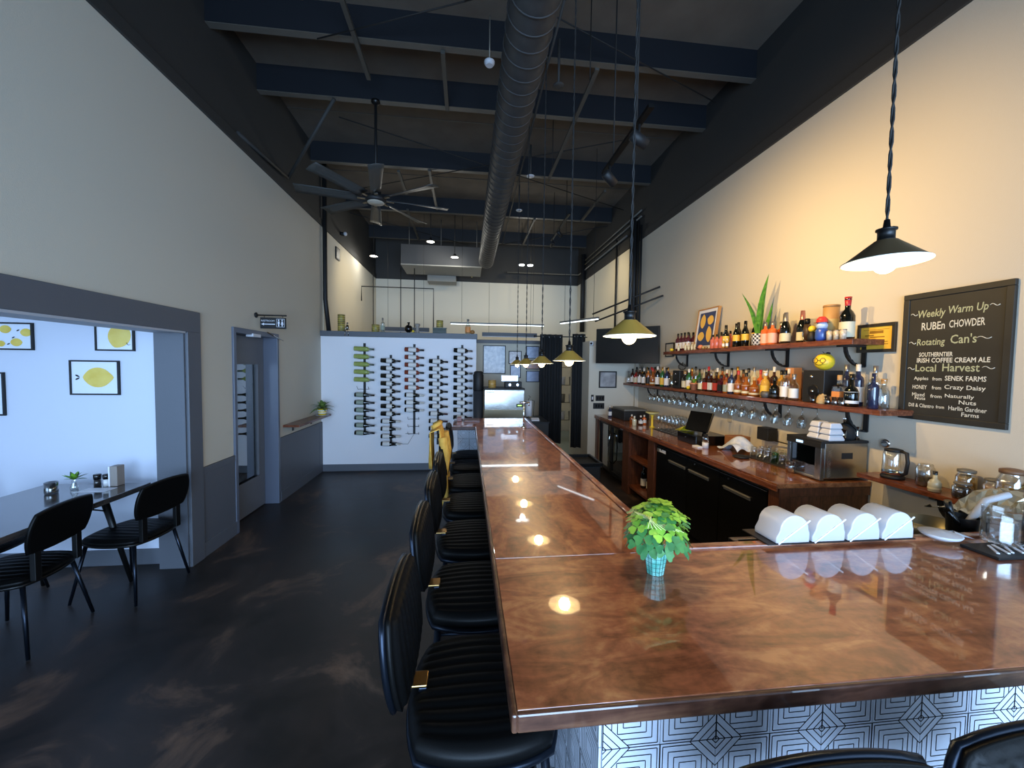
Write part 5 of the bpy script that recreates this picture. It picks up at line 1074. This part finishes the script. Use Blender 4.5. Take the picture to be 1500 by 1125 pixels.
cnd = thing('mixing_glass', 'ribbed clear mixing glass beside the steel shaker on the bar', 'glass', (1.985, 1.225, ZB + .013)); MB().lathe([(.045, 0), (.052, .01), (.052, .13), (.054, .135)], seg=12, capt=False, sm=False).build('glass_body', m_glass, cnd); MB().lathe([(.035, .01), (.04, .02), (.04, .09), (.001, .095)], seg=7, sm=False).build('ice', thin_glass('ice', (.8, .82, .85), .3), cnd)

# ------------------------------------------------------------------ right wall: chalkboard, licence
cbd = thing('chalkboard', 'large black framed chalkboard menu with white hand lettering', 'chalkboard', (XR, 2.07, 1.41))
y0, y1, z0, z1 = 1.80, 2.34, 1.41, 2.225; X = XR - .022
f = MB()
for a in ((y0, y1, z0, z0 + .035), (y0, y1, z1 - .035, z1), (y0, y0 + .035, z0 + .035, z1 - .035), (y1 - .035, y1, z0 + .035, z1 - .035)): f.box(X, XR - .001, a[0], a[1], a[2], a[3])
f.build('frame', m_board, cbd, world=True, bevel=.003)
MB().box(X + .008, XR - .002, y0 + .035, y1 - .035, z0 + .035, z1 - .035).build('slate', m_board, cbd, world=True)
XT = X + .0072
def ctext(s, u0, u1, v, h, m=m_chalk, off=.01, sh=0.0, z=None):
    w_ = (u1 - u0) * .54; yc = y1 - (u0 + u1) / 2 * .54; zc = z1 - v * .815
    text('chalk_lettering', s, w_, (XT, yc, zc), ROT_R, m, cbd, height=h, off=off, shear=sh)
def squig(u0, u1, v):
    pts = [(XT - .0005, y1 - (u0 + (u1 - u0) * t / 8) * .54, z1 - v * .815 + .007 * math.sin(t / 8 * 2 * PI)) for t in range(9)]; MB().tube(pts, .0022, 4).build('chalk_flourish', m_chalk, cbd, world=True)
squig(.08, .15, .165); ctext('Weekly', .155, .43, .175, .062, m_chalk2, .012, .15); ctext('Warm Up', .455, .80, .165, .060, m_chalk2, .012, .15); squig(.81, .89, .155)
ctext('RUBEn', .20, .43, .265, .048, off=.012); ctext('CHOWDER', .47, .78, .262, .045, off=.012)
squig(.08, .15, .39); ctext('Rotating', .16, .44, .395, .055, m_chalk2, .01, .1); ctext("Can's", .49, .72, .375, .055, m_chalk2, .01); squig(.72, .84, .375)
ctext('SOUTHERNTIER', .19, .52, .485, .028, off=.02); ctext('IRISH COFFEE CREAM ALE', .17, .84, .53, .030, off=.02)
squig(.08, .15, .595); ctext('Local', .16, .37, .59, .045, m_chalk2, .012); ctext('Harvest', .43, .76, .585, .048, m_chalk2, .012); squig(.78, .88, .585)
ctext('Apples', .15, .30, .675, .028); ctext('from', .34, .43, .672, .022); ctext('SENEK FARMS', .46, .82, .665, .030, off=.015)
ctext('HONEY', .14, .29, .74, .026); ctext('from', .34, .43, .74, .022); ctext('Crazy Daisy', .46, .82, .735, .034)
ctext('Mixed', .14, .27, .80, .024); ctext('Nuts', .17, .28, .828, .020); ctext('from', .33, .44, .805, .022); ctext('Naturally', .47, .73, .80, .028); ctext('Nuts', .60, .75, .838, .024)
ctext('Dill & Cilantro', .11, .37, .885, .024); ctext('from', .39, .47, .885, .020); ctext('Harlin Gardner', .51, .84, .885, .026); ctext('Farms', .63, .78, .925, .024)
li = thing('licence_frame', 'black framed yellow printed licence on the wall beside the chalkboard', 'sign', (XR, 2.515, 1.855))
y0_, y1_, z0_, z1_ = 2.385, 2.65, 1.855, 2.06; f = MB()
for a in ((y0_, y1_, z0_, z0_ + .022), (y0_, y1_, z1_ - .022, z1_), (y0_, y0_ + .022, z0_ + .022, z1_ - .022), (y1_ - .022, y1_, z0_ + .022, z1_ - .022)): f.box(XR - .02, XR - .001, a[0], a[1], a[2], a[3])
f.build('frame', mat('dark_frame', '2A2620', .35), li, world=True, bevel=.002)
MB().box(XR - .010, XR - .002, y0_ + .022, y1_ - .022, z0_ + .022, z1_ - .022).build('paper', mat('licence_yellow', 'E0B23C', .6), li, world=True)
mln = mat('brown_print', '8A6414', .6)
for u0, u1, v, h in ((.28, .72, .24, .010), (.14, .42, .38, .004), (.3, .76, .46, .004), (.12, .44, .6, .004), (.3, .86, .68, .003), (.08, .88, .78, .0025), (.08, .9, .13, .0015)):
    yy0 = y1_ - .022 - u0 * .221; yy1 = y1_ - .022 - u1 * .221; zz = z1_ - .022 - v * .16; MB().add([(XR - .0105, yy0, zz - h), (XR - .0105, yy1, zz - h), (XR - .0105, yy1, zz + h), (XR - .0105, yy0, zz + h)], [(0, 1, 2, 3)]).build('print_line', mln, li, world=True)
s5 = thing('small_frame', 'small black framed notice on the wall at the far end of the upper shelf', 'picture', (XR, 5.41, 1.89)); f = MB()
for a in ((5.29, 5.53, 1.89, 1.905), (5.29, 5.53, 2.075, 2.09), (5.29, 5.305, 1.905, 2.075), (5.515, 5.53, 1.905, 2.075)): f.box(XR - .018, XR - .001, a[0], a[1], a[2], a[3])
f.build('frame', m_matteblack, s5, world=True); MB().box(XR - .010, XR - .002, 5.305, 5.515, 1.905, 2.075).build('paper', mat('notice_paper', 'B5B0A5', .6), s5, world=True)

# ------------------------------------------------------------------ pendants
m_shadein = mat('shade_white_inner', 'E9E4D4', .5)
m_shadeout = mat('shade_brass_outer', 'A8863C', .35, metal=.4); m_shadedk = mat('shade_bronze_outer', '5A4A34', .4, metal=.5)
def twisted(mb, x, y, za, zb, r=.0025, step=.028):
    n_ = max(4, int((zb - za) / step)) ; n_ = min(n_, 120)
    for ph in (0, PI): mb.tube([(x + .003 * math.cos(ph + k * 1.57), y + .003 * math.sin(ph + k * 1.57), za + (zb - za) * k / n_) for k in range(n_ + 1)], r, 5)
PEND = [(1.065, .91, 2.0), (.555, 1.31, 1.83), (.555, 2.11, 1.755), (.555, 2.91, 1.745), (.555, 3.70, 1.742), (.575, 4.52, 1.742)]
plab = ['cone pendant lamp hanging alone over the short side of the bar', 'cone pendant lamp over the bar nearest the viewer in the row', 'second lamp of the pendant row over the bar', 'third lamp of the pendant row over the bar', 'fourth lamp of the pendant row over the bar', 'farthest lamp of the pendant row over the bar']
for i, (x, y, z) in enumerate(PEND):
    t = thing('pendant_lamp', plab[i], 'lamp', (x, y, z), 0, 'cone pendant lamps over the bar')
    R_, H_ = .088, .052
    sh = MB().lathe([(R_, 0), (.026, H_), (.024, H_ + .002)], seg=32, capb=False, capt=False).build('shade', m_shadedk if i == 0 else m_shadeout, t)
    MB().lathe([(R_ - .0005, .0002), (.025, H_ - .003), (.001, H_ - .002)], seg=32, capb=False, capt=False).build('shade_lining', m_shadein, sh)
    MB().tube([(R_ * math.cos(a), R_ * math.sin(a), 0) for a in [2 * PI * k / 40 for k in range(41)]], .0016, 6, caps=False).build('rim', m_shadein, sh)
    MB().lathe([(.024, H_), (.018, H_ + .006), (.018, H_ + .026), (.022, H_ + .028), (.022, H_ + .032), (.008, H_ + .036), (.006, H_ + .055)], seg=18).build('socket', m_blackmetal, t)
    c_ = MB(); twisted(c_, 0, 0, H_ + .05, 4.978 - z); c_.build('cord', m_cord, t)
    bb = MB().sphere((0, 0, -.004), .024, 18, 12, sz=1.05).build('bulb', m_bulb, t)
    l = point('bulb_light', (x, y, z - .004), 17.0 if i else 19.0, WARM, .029)
# ------------------------------------------------------------------ ceiling fan
fn = thing('ceiling_fan', 'large black eight-blade industrial ceiling fan on a long rod', 'fan', (-1.05, 4.74, 3.57))
MB().tube([(0, 0, .10), (0, 0, 1.13)], .016, 10).build('downrod', m_matteblack, fn)
MB().lathe([(.02, 1.08), (.05, 1.11), (.05, 1.13)], seg=18).build('canopy', m_blackmetal, fn)
MB().lathe([(.10, .0), (.115, .02), (.115, .06), (.06, .085), (.055, .16), (.03, .17)], seg=26).build('motor', m_matteblack, fn)
MB().lathe([(.001, -.012), (.085, -.006), (.10, .004)], seg=26, capb=False).build('hub_cover', mat('hub_grey', 'B5AE9E', .4), fn)
for k in range(8):
    a = 2 * PI * k / 8 + .22; M_ = Matrix.Rotation(a, 4, 'Z')
    vs = []
    for i in range(7):
        t = i / 6; x = .17 + .66 * t; w_ = .055 + .02 * t; tw2 = .42 - .2 * t
        for s in (-1, -.33, .33, 1): vs.append(M_ @ Vector((x, s * w_ * math.cos(tw2), .035 + s * w_ * math.sin(tw2) + .010 * (1 - s * s))))
    b = MB().add(vs, [(4 * i + j, 4 * i + j + 1, 4 * i + 5 + j, 4 * i + 4 + j) for i in range(6) for j in range(3)], 0, True).build('blade', mat('fan_blade', '3A3A38', .45), fn); so = b.modifiers.new('s', 'SOLIDIFY'); so.thickness = .006
    MB().box(.09, .20, -.018, .018, .026, .034, M=M_).build('blade_arm', m_steel, b)

# ------------------------------------------------------------------ duct, ventilation box, track lights, ceiling fixtures
dc = thing('spiral_duct', 'long round dark spiral duct running under the ceiling', 'duct', (.36, 3.0, 3.63))
R_ = .145
MB().tube([(.36, y, 3.78) for y in (-2.6, 0, 3, 5.5, 7.85)] , R_, 28).build('duct_body', m_duct, dc, world=True)
ring = MB().lathe([(R_ + .0005, -.006), (R_ + .005, -.002), (R_ + .005, .002), (R_ + .0005, .006)], seg=28, capb=False, capt=False).mesh('rib', m_duct)
for k in range(74): inst('seam_rib', ring, dc, Vector((.36, -1.4 + .125 * k, 3.78)) - dc.location, (PI / 2, 0, 0))
for k in range(5): inst('hanger_strap', MB().box(-.012, .012, -.002, .002, 0, .77).mesh('strap', m_cord), dc, Vector((.36, .2 + 1.8 * k, 3.923)) - dc.location)
hv = thing('ventilation_unit', 'boxy grey ventilation unit hanging near the far wall', 'air unit', (-.5, 9.1, 3.86))
MB().box(-1.42, .30, 8.72, 9.55, 3.88, 4.30).build('casing', mat('hvac_dark', '3E3E3E', .6), hv, world=True, bevel=.005)
MB().box(-1.42, .30, 8.70, 9.57, 3.855, 3.88).build('bottom_flange', mat('hvac_pale', '8C8980', .5), hv, world=True)
MB().box(-.95, -.28, 9.6, 10.0, 3.72, 3.88).build('drain_pan', MATS['hvac_pale'], hv, world=True)
MB().tube([(-.3, 9.65, 3.93), (.1, 9.65, 3.93), (.1, 9.65, 3.85)], .015, 8).build('yellow_pipe', mat('yellow_pipe', 'B5A564', .4), hv, world=True)
for x in (-1.3, -.6, .2): MB().tube([(x, 9.1, 4.3), (x, 9.1, 4.978)], .008, 6).build('hanger_rod', m_galv, hv, world=True)
def track(x, y0, y1, z, heads, label, group=None):
    t = thing('light_track', label, 'track light', (x, (y0 + y1) / 2, z)); MB().box(x - .018, x + .018, y0, y1, z, z + .02).build('rail', m_strut if 'perforated' in label else m_blackmetal, t, world=True)
    for y in (y0 + .2, y1 - .2): MB().tube([(x, y, z + .02), (x, y, 4.978)], .005, 6).build('hanger', m_cord, t, world=True)
    for (y, tx, ty, tz, lit) in heads:
        p = Vector((x, y, z - .09)); d = (Vector((tx, ty, tz)) - p).normalized(); Mh = Matrix.Translation(p) @ d.to_track_quat('Z', 'Y').to_matrix().to_4x4()
        h_ = MB().lathe([(.022, -.06), (.034, -.05), (.034, .055), (.03, .055), (.026, .03)], seg=18, M=Mh, capt=False).tube([p, (x, y, z)], .008, 6).build('spot_head', m_matteblack, t, world=True)
        if lit: spot('track_spot_light', p + d * .07, (tx, ty, tz), lit[0], lit[1], lit[2], 1.0)
        MB().lathe([(.001, .032), (.027, .034)], seg=18, M=Mh, capb=False, capt=False).build('lens', m_spotglow if lit else m_galv, h_, world=True)
track(1.06, 3.3, 5.24, 4.2, [], 'perforated pale strut channel hanging right of the duct')
track(1.03, 2.20, 2.99, 3.2, [(2.36, 2.92, 2.75, 2.3, (165, (1.0, 0.63, 0.22), 120)), (2.86, 2.92, 3.9, 2.0, (120, (1.0, 0.66, 0.26), 115))], 'black light track with two spot heads above the back counter')
track(1.60, 6.23, 7.58, 4.15, [(6.9, 2.92, 7.6, 3.0, (55, (1.0, 0.80, 0.45), 90)), (7.5, .8, 10.2, 3.1, (60, (1.0, 0.80, 0.45), 90))], 'black light track with two spot heads farther back')
for i, (x, y, z) in enumerate(((-1.95, 8.6, 3.98), (-.73, 8.0, 4.15), (-.27, 8.3, 3.95))):
    t = thing('ceiling_lamp', ['small rod-hung black downlight nearest the left wall', 'small rod-hung black downlight above the ventilation unit', 'small rod-hung black downlight left of the duct end'][i], 'lamp', (x, y, z), 0, 'small rod-hung downlights'); MB().tube([(0, 0, .06), (0, 0, 4.978 - z)], .007, 6).build('rod', m_cord, t); MB().lathe([(.085, 0), (.03, .04), (.022, .07)], seg=20).build('housing', m_matteblack, t); MB().lathe([(.001, -.004), (.075, -.002)], seg=20, capb=False, capt=False).build('diffuser', m_shadein, t)
for i, x in enumerate((1.22, 1.42)):
    t = thing('disc_light', ['left round white lit disc light near the far wall', 'round white disc light beside its twin near the far wall'][i], 'lamp', (x, 9.0, 4.02), 0, 'pair of disc lights near the far wall'); MB().lathe([(.06, .02), (.05, .05), (.02, .06)], seg=20).build('housing', m_matteblack, t); MB().lathe([(.06, 0), (.065, .02)], seg=20).build('diffuser', m_led, t); MB().tube([(0, 0, .05), (0, 0, 4.978 - 4.02)], .005, 6).build('rod', m_cord, t)
for i, (x, y) in enumerate(((.82, 5.3), (.82, 6.46), (.80, 3.6))):
    t = thing('sprinkler_head', ['white ringed sprinkler on the conduit, middle one', 'white ringed sprinkler on the conduit, farther one', 'grey sprinkler joint on the conduit, nearest one'][i], 'sprinkler', (x, y, 4.24)); MB().tube([(0, 0, .02), (0, 0, .42)], .012, 8).build('drop_pipe', m_darkwall, t); MB().lathe([(.018, 0), (.05, .008), (.052, .016), (.02, .03)], seg=20).build('ring', m_white if i < 2 else m_darkwall, t)
sd_ = thing('smoke_sensor', 'round white sensor beside the duct near the ceiling', 'sensor', (.17, 3.48, 4.28)); MB().lathe([(.03, .0), (.045, .02), (.045, .035), (.02, .05)], seg=20).build('sensor_body', m_white, sd_); MB().tube([(.0, 0, .04), (0, 0, .41)], .006, 6).build('stem', m_galv, sd_)
# suspended linear fixtures over the hall
def linear(label, a, b_, z, lit, w_=.05, h=.045):
    a = Vector((a[0], a[1], z)); b_ = Vector((b_[0], b_[1], z)); L = (b_ - a).length; ang = math.atan2(b_.y - a.y, b_.x - a.x); t = thing('linear_light', label, 'light fixture', (a + b_) / 2, ang)
    MB().box(-L / 2, L / 2, -w_ / 2, w_ / 2, .012, h).build('housing', m_dado if not lit else m_galv, t); MB().box(-L / 2 + .01, L / 2 - .01, -w_ / 2 + .006, w_ / 2 - .006, 0, .012).build('diffuser', m_led if lit else m_paper, t)
    for s in (-.38, .38): MB().tube([(s * L, 0, h), (s * L, 0, 4.978 - z)], .003, 5).build('cable', m_cord, t)
linear('long lit white linear lamp over the hall behind the ledge', (-.36, 8.5), (1.66, 8.5), 2.60, True)
linear('dark blue-grey linear fixture above the poster partition', (.31, 8.35), (1.48, 8.35), 2.34, False, .06, .09)
linear('dark linear fixture seen behind the ledge ornaments', (-1.72, 8.3), (-.78, 8.3), 2.40, False, .06, .09)
linear('bright tube lamp hanging along the right wall above the television', (1.55, 6.5), (1.95, 5.75), 2.44, True, .04, .04)

# pipes on the walls
def pipes(label, runs, m=m_matteblack, cat='pipe', name='wall_pipe'):
    mb = MB()
    for p, r in runs: mb.tube(p, r, 8)
    o = mb.build(name, m, None); return tagp(o, label, cat)
pipes('black vertical pipe down the left wall above the wine wall corner', [([(XL + .05, 6.62, 4.95), (XL + .05, 6.62, 2.75), (XL + .10, 6.62, 2.25)], .035)])
for i, (y, r) in enumerate(((6.80, .022), (6.62, .05), (6.48, .02), (6.38, .02))):
    pipes(['thin black conduit farthest left in the bundle on the right wall', 'thick black downpipe in the bundle on the right wall', 'thin black conduit beside the thick downpipe', 'nearest thin conduit of the bundle on the right wall'][i], [([(XR - .05, y, 4.4 - .1 * i), (XR - .05, y, 2.18)], r)])
pipes('thin black conduit with a hanging wire on the far right wall', [([(XR - .04, 7.5, 4.2), (XR - .04, 7.5, 2.4)], .02)])
pipes('thick dark pipe down the far right corner', [([(XR - .08, 9.6, 4.5), (XR - .08, 9.6, 2.6)], .06)])
pipes('pair of parallel grey conduits high along the right wall', [([(XR - .05, 6.4, 4.35), (XR - .05, 9.8, 4.35)], .014), ([(XR - .05, 6.4, 4.25), (XR - .05, 9.8, 4.25)], .014), ([(XR - .05, 7.0, 4.12), (XR - .05, 10.1, 4.12), (1.0, 10.1, 4.12)], .018)], m_galv)
pipes('horizontal black gas pipe across the hall near the far wall', [([(-2.2, 8.6, 3.05), (-2.2, 8.6, 3.35), (-.72, 8.6, 3.35), (-.72, 8.6, 2.5)], .012)])
pipes('black rods supporting the wall ledge beam at the right', [([(2.1, 6.5, 2.62), (2.88, 5.7, 2.95)], .014), ([(2.15, 6.5, 2.50), (2.88, 5.6, 2.80)], .014)])
for i, (x, y, a, b_) in enumerate(((-1.5, 9.2, 2.4, 3.9), (-1.17, 9.0, 2.3, 4.0), (-2.1, 9.2, 2.3, 3.9))):
    pipes(['black drop pipe behind the ledge, middle one', 'thin black wire dropping beside the middle pipe', 'black drop pipe behind the ledge by the left wall'][i], [([(x, y, a), (x, y, b_)], .010)])
vt = thing('wall_vent', 'small dark framed picture high on the cream left wall', 'picture', (XL + .006, 7.35, 3.56)); MB().box(0, .02, -.10, .10, 0, .21).build('frame', m_matteblack, vt); MB().box(.02, .022, -.08, .08, .02, .19).build('print', m_galv, vt)
cm = thing('wall_camera', 'small white camera on the dark upper left wall', 'camera', (XL + .03, 7.58, 4.06)); MB().lathe([(.035, 0), (.04, .05)], seg=14).build('mount', m_matteblack, cm); MB().sphere((.05, 0, .03), .035, 14, 8).build('lens_ball', m_white, cm)

# ------------------------------------------------------------------ service corner: television, frame, switches, curtains
tv = thing('television', 'large flat black television mounted across the far right corner', 'television', (2.5, 5.95, 1.8))
a = Vector((2.10, 6.28, 0)); b_ = Vector((2.82, 5.56, 0)); ang = math.atan2(b_.y - a.y, b_.x - a.x); L = (b_ - a).length
MT = Matrix.Translation((a + b_) / 2 + Vector((0, 0, 1.79))) @ Matrix.Rotation(ang, 4, 'Z')
MB().box(-L / 2, L / 2, 0, .04, 0, .56, M=MT).build('casing', m_matteblack, tv, world=True, bevel=.004)
MB().box(-L / 2 + .01, L / 2 - .01, -.002, .0, .012, .55, M=MT).build('screen', mat('tv_screen', '1A1B1B', .25), tv, world=True)
MB().box(-.1, .1, .04, .25, .2, .35, M=MT).build('mount', m_blackmetal, tv, world=True)
picture('black framed print of a long low building on the service wall', 2.235, 2.545, 1.375, 1.66, 6.5, .02, face=mat('grey_print', 'A9AAAC', .5, noise='6A6B6E', scale=6))
for i, (x0, x1, z0, z1, lb) in enumerate(((2.105, 2.15, 1.14, 1.255, 'narrow black switch plate, tallest of three on the service wall'), (2.185, 2.34, 1.15, 1.245, 'square black switch plate, upper on the service wall'), (2.145, 2.34, 1.015, 1.115, 'wide black switch plate, lower on the service wall'))):
    t = thing('switch_plate', lb, 'switch', ((x0 + x1) / 2, 6.5, z0)); MB().box(x0, x1, 6.49, 6.499, z0, z1).build('plate', m_matteblack, t, world=True, bevel=.002)
    for q in range(1 if i == 0 else 3): cx = (x0 + x1) / 2 + (0 if i == 0 else (q - 1) * .045); MB().box(cx - .012, cx + .012, 6.486, 6.49, (z0 + z1) / 2 - .025, (z0 + z1) / 2 + .025).build('rocker', m_black if i else m_white, t, world=True)
def curtain(x0, x1, z0, z1, label):
    t = thing('curtain', label, 'curtain', ((x0 + x1) / 2, 6.93, z0), 0, 'black curtains in the service doorway'); n_ = 48; vs = []
    for j in range(2):
        for i in range(n_ + 1):
            u = i / n_; vs.append((x0 + (x1 - x0) * u, 6.93 + .035 * math.sin(u * (x1 - x0) * 62) * (1 if j == 0 else .7), z0 if j == 0 else z1))
    o = MB().add(vs, [(i, i + 1, n_ + 2 + i, n_ + 1 + i) for i in range(n_)], 0, True).build('cloth', m_curtain, t, world=True); s_ = o.modifiers.new('s', 'SOLIDIFY'); s_.thickness = .004
    for k in range(4):
        x = x0 + (x1 - x0) * (k + .5) / 4; MB().tube([(x, 6.93 + .022 * math.cos(q), z1 - .045 + .022 * math.sin(q)) for q in [2 * PI * m / 12 for m in range(13)]], .004, 5).build('grommet', m_chrome, t, world=True)
curtain(1.29, 1.70, .34, 2.30, 'black curtain on the left side of the service doorway')
curtain(1.88, 2.12, .26, 2.32, 'black curtain on the right side of the service doorway')
rd = thing('curtain_rod', 'black curtain rod across the service doorway', 'rod', (1.7, 6.93, 2.24)); MB().tube([(1.2, 6.93, 2.262), (2.15, 6.93, 2.262)], .009, 8).build('rod', m_matteblack, rd, world=True); MB().sphere((1.19, 6.93, 2.262), .018, 10, 6).build('finial', m_matteblack, rd, world=True)
for i, x in enumerate((1.93, 2.02)):
    t = thing('security_camera', ['white bullet camera above the right curtain, left one', 'white bullet camera above the right curtain, right one'][i], 'camera', (x + .17, 6.497, 2.12)); MB().lathe([(.028, 0), (.034, .01), (.034, .10), (.02, .11)], seg=16, M=Matrix.Rotation(PI / 2, 4, 'X') @ Matrix.Rotation(.4 * (1 if i else -1), 4, 'Y')).build('camera_body', m_white, t); MB().lathe([(.001, .111), (.018, .1105)], seg=14, M=Matrix.Rotation(PI / 2, 4, 'X') @ Matrix.Rotation(.4 * (1 if i else -1), 4, 'Y'), capb=False).build('lens', m_black, t)
sh_ = thing('kitchen_shelf', 'wire shelf of white containers glimpsed between the black curtains', 'shelf', (2.2, 9.0, 0))
for z in (.5, .9, 1.3, 1.7): MB().box(1.9, 2.6, 8.8, 9.2, z, z + .015).build('wire_shelf', m_chrome, sh_, world=True)
for x in (1.91, 2.59): MB().tube([(x, 8.81, 0.007), (x, 8.81, 1.9)], .012, 8).build('post', m_chrome, sh_, world=True)
for i in range(9):
    x = 1.99 + .22 * (i % 3); z = (.516, .916, 1.316)[i // 3]; o = MB().lathe([(.06, 0), (.07, .17), (.06, .18)], seg=12).build('container', m_white if i % 2 else m_galv, None, loc=(x, 8.95, z)); tagp(o, f'{"white" if i % 2 else "grey"} tub on the kitchen wire shelf, {["lowest", "middle", "upper"][i // 3]} tier, {ORD[i % 3]} from the doorway', 'container', 'tubs on the kitchen shelf')

# posters on the partition
def poster(x0, x1, z0, z1, label, tint='C9CDD6', noise='8A93A5', sc=16): picture(label, x0, x1, z0, z1, 7.6, .014, .02, face=mat('poster_' + tint, tint, .3, noise=noise, scale=sc), frame=m_matteblack)
poster(.305, .74, 1.575, 2.12, 'largest framed poster, left on the partition behind the steel machine', 'D5D9DF', 'A3ABB8', 14)
poster(.80, 1.05, 1.765, 2.02, 'framed certificate behind the farthest pendants, upper middle', 'CFC8C8', 'A89898')
poster(.83, 1.04, 1.495, 1.745, 'framed certificate, lower middle on the partition', 'B9BFD0', '9AA2BA')
poster(1.14, 1.40, 1.875, 2.12, 'framed certificate, top of the right column', 'AEB8CC', '8D98B4')
poster(1.14, 1.41, 1.665, 1.855, 'framed certificate with orange lower half, middle of the right column', 'C98F72', 'B0A0A8')
poster(1.145, 1.41, 1.42, 1.64, 'framed certificate, bottom of the right column', 'AFB8D2', '98A3C4')

# ice machine and dispenser at the end of the bar
im = thing('steel_machine', 'stainless glasswasher cabinet with green display at the end of the bar', 'machine', (.57, 6.25, 0))
MB().box(.27, .88, 6.0, 6.5, .10, 1.36).build('cabinet', m_steel, im, world=True, bevel=.006)
MB().box(.26, .89, 5.99, 6.51, 1.36, 1.385).build('black_lid', m_matteblack, im, world=True, bevel=.003)
MB().box(.265, .885, 5.985, 6.0, .93, 1.055).build('lower_band', mat('band_bronze', '6E6552', .3, metal=.9), im, world=True, bevel=.002)
MB().box(.27, .88, 5.99, 6.0, 1.06, 1.35).build('door_panel', mat('polished_steel', 'A09D97', .22, metal=1.0, bump=.25, scale=1.6), im, world=True, bevel=.004)
MB().box(.76, .86, 5.982, 5.99, 1.095, 1.145).build('display_bezel', m_matteblack, im, world=True); MB().box(.78, .84, 5.98, 5.982, 1.112, 1.13).build('display', m_greendisp, im, world=True)
MB().box(.295, .42, 5.986, 5.99, 1.315, 1.325).build('badge', m_matteblack, im, world=True)
for x in (.32, .83):
    for y in (6.05, 6.45): MB().lathe([(.02, 0), (.02, .10)], cx=x, cy=y, seg=10).build('foot', m_galv, im, world=True)
dsn = thing('cup_dispenser', 'black cylindrical bin standing beside the stainless machine', 'bin', (.18, 6.2, 0)); MB().lathe([(.07, 0), (.08, 1.33)], seg=22).build('lower_body', mat('dark_grey_cylinder', '303236', .5), dsn, False); MB().lathe([(.075, 1.33), (.082, 1.34), (.082, 1.58), (.07, 1.60), (.072, 1.62), (.05, 1.64)], seg=22).build('upper_bin', m_matteblack, dsn)
tin('yellow banded black-lidded tin on top of the stainless machine', .39, 6.1, 1.386, .12, .06, mat('amber_tin', 'C79A4A', .4))
rd2 = thing('twin_grinder', 'black two-knob appliance on top of the stainless machine', 'appliance', (.72, 6.15, 1.386)); MB().box(-.13, .13, -.1, .1, 0, .10).build('appliance_body', m_matteblack, rd2, bevel=.01)
for s in (-1, 1): MB().lathe([(.02, 0), (.018, .015)], M=Matrix.Translation((s * .06, -.10, .05)) @ Matrix.Rotation(PI / 2, 4, 'X'), seg=14).build('knob', m_chrome, rd2)
plb = MB().box(-.14, .12, -.05, .05, 0, .09).build('plastic_bags', thin_glass('cloudy_plastic', (.75, .77, .8), .3, .3), None, loc=(.68, 6.2, 1.487)); tagp(plb, 'clear plastic bag bundle on the two-knob appliance', 'bag')
pt = thing('paper_towel', 'white paper towel roll on a wire stand right of the stainless machine', 'paper towel', (1.0, 6.3, .90)); MB().lathe([(.055, .02), (.055, .27)], seg=20).build('roll', m_paper, pt); MB().lathe([(.07, 0), (.07, .012)], seg=20).build('stand_base', m_chrome, pt); MB().tube([(0, 0, .01), (0, 0, .30), (.03, 0, .33), (.0, 0, .35)], .004, 6).tube([(.08, 0, .01), (.09, 0, .27), (.05, 0, .28)], .004, 6).build('wire', m_blackmetal, pt)
sk2 = thing('sink_unit', 'low dark service cabinet between stainless machine and curtain', 'cabinet', (1.02, 6.0, 0)); MB().box(.90, 1.22, 5.75, 6.5, 0, .88).build('cabinet', m_matteblack, sk2, world=True, bevel=.004); MB().box(.89, 1.23, 5.74, 6.51, .88, .899).build('top', m_blackmetal, sk2, world=True)
o = MB().box(-.06, .06, -.04, .04, 0, .02, M=Matrix.Rotation(.3, 4, 'X')).build('receipt', m_paper, None, loc=(1.03, 5.85, .915)); tagp(o, 'white folded paper on the low dark cabinet', 'paper')
tcn = thing('trash_can', 'black rectangular trash can in the aisle behind the bar', 'trash can', (1.35, 4.5, 0))
tc2 = MB(); tc2.prism([(1.12, 4.28), (1.52, 4.28), (1.52, 4.72), (1.12, 4.72)], 0, .60).build('can_body', m_matteblack, tcn, world=True, bevel=.012); f = MB()
for a in ((1.10, 1.54, 4.26, 4.29), (1.10, 1.54, 4.71, 4.74), (1.10, 1.13, 4.29, 4.71), (1.51, 1.54, 4.29, 4.71)): f.box(a[0], a[1], a[2], a[3], .60, .64)
f.build('rim', m_blackmetal, tcn, world=True, bevel=.004)
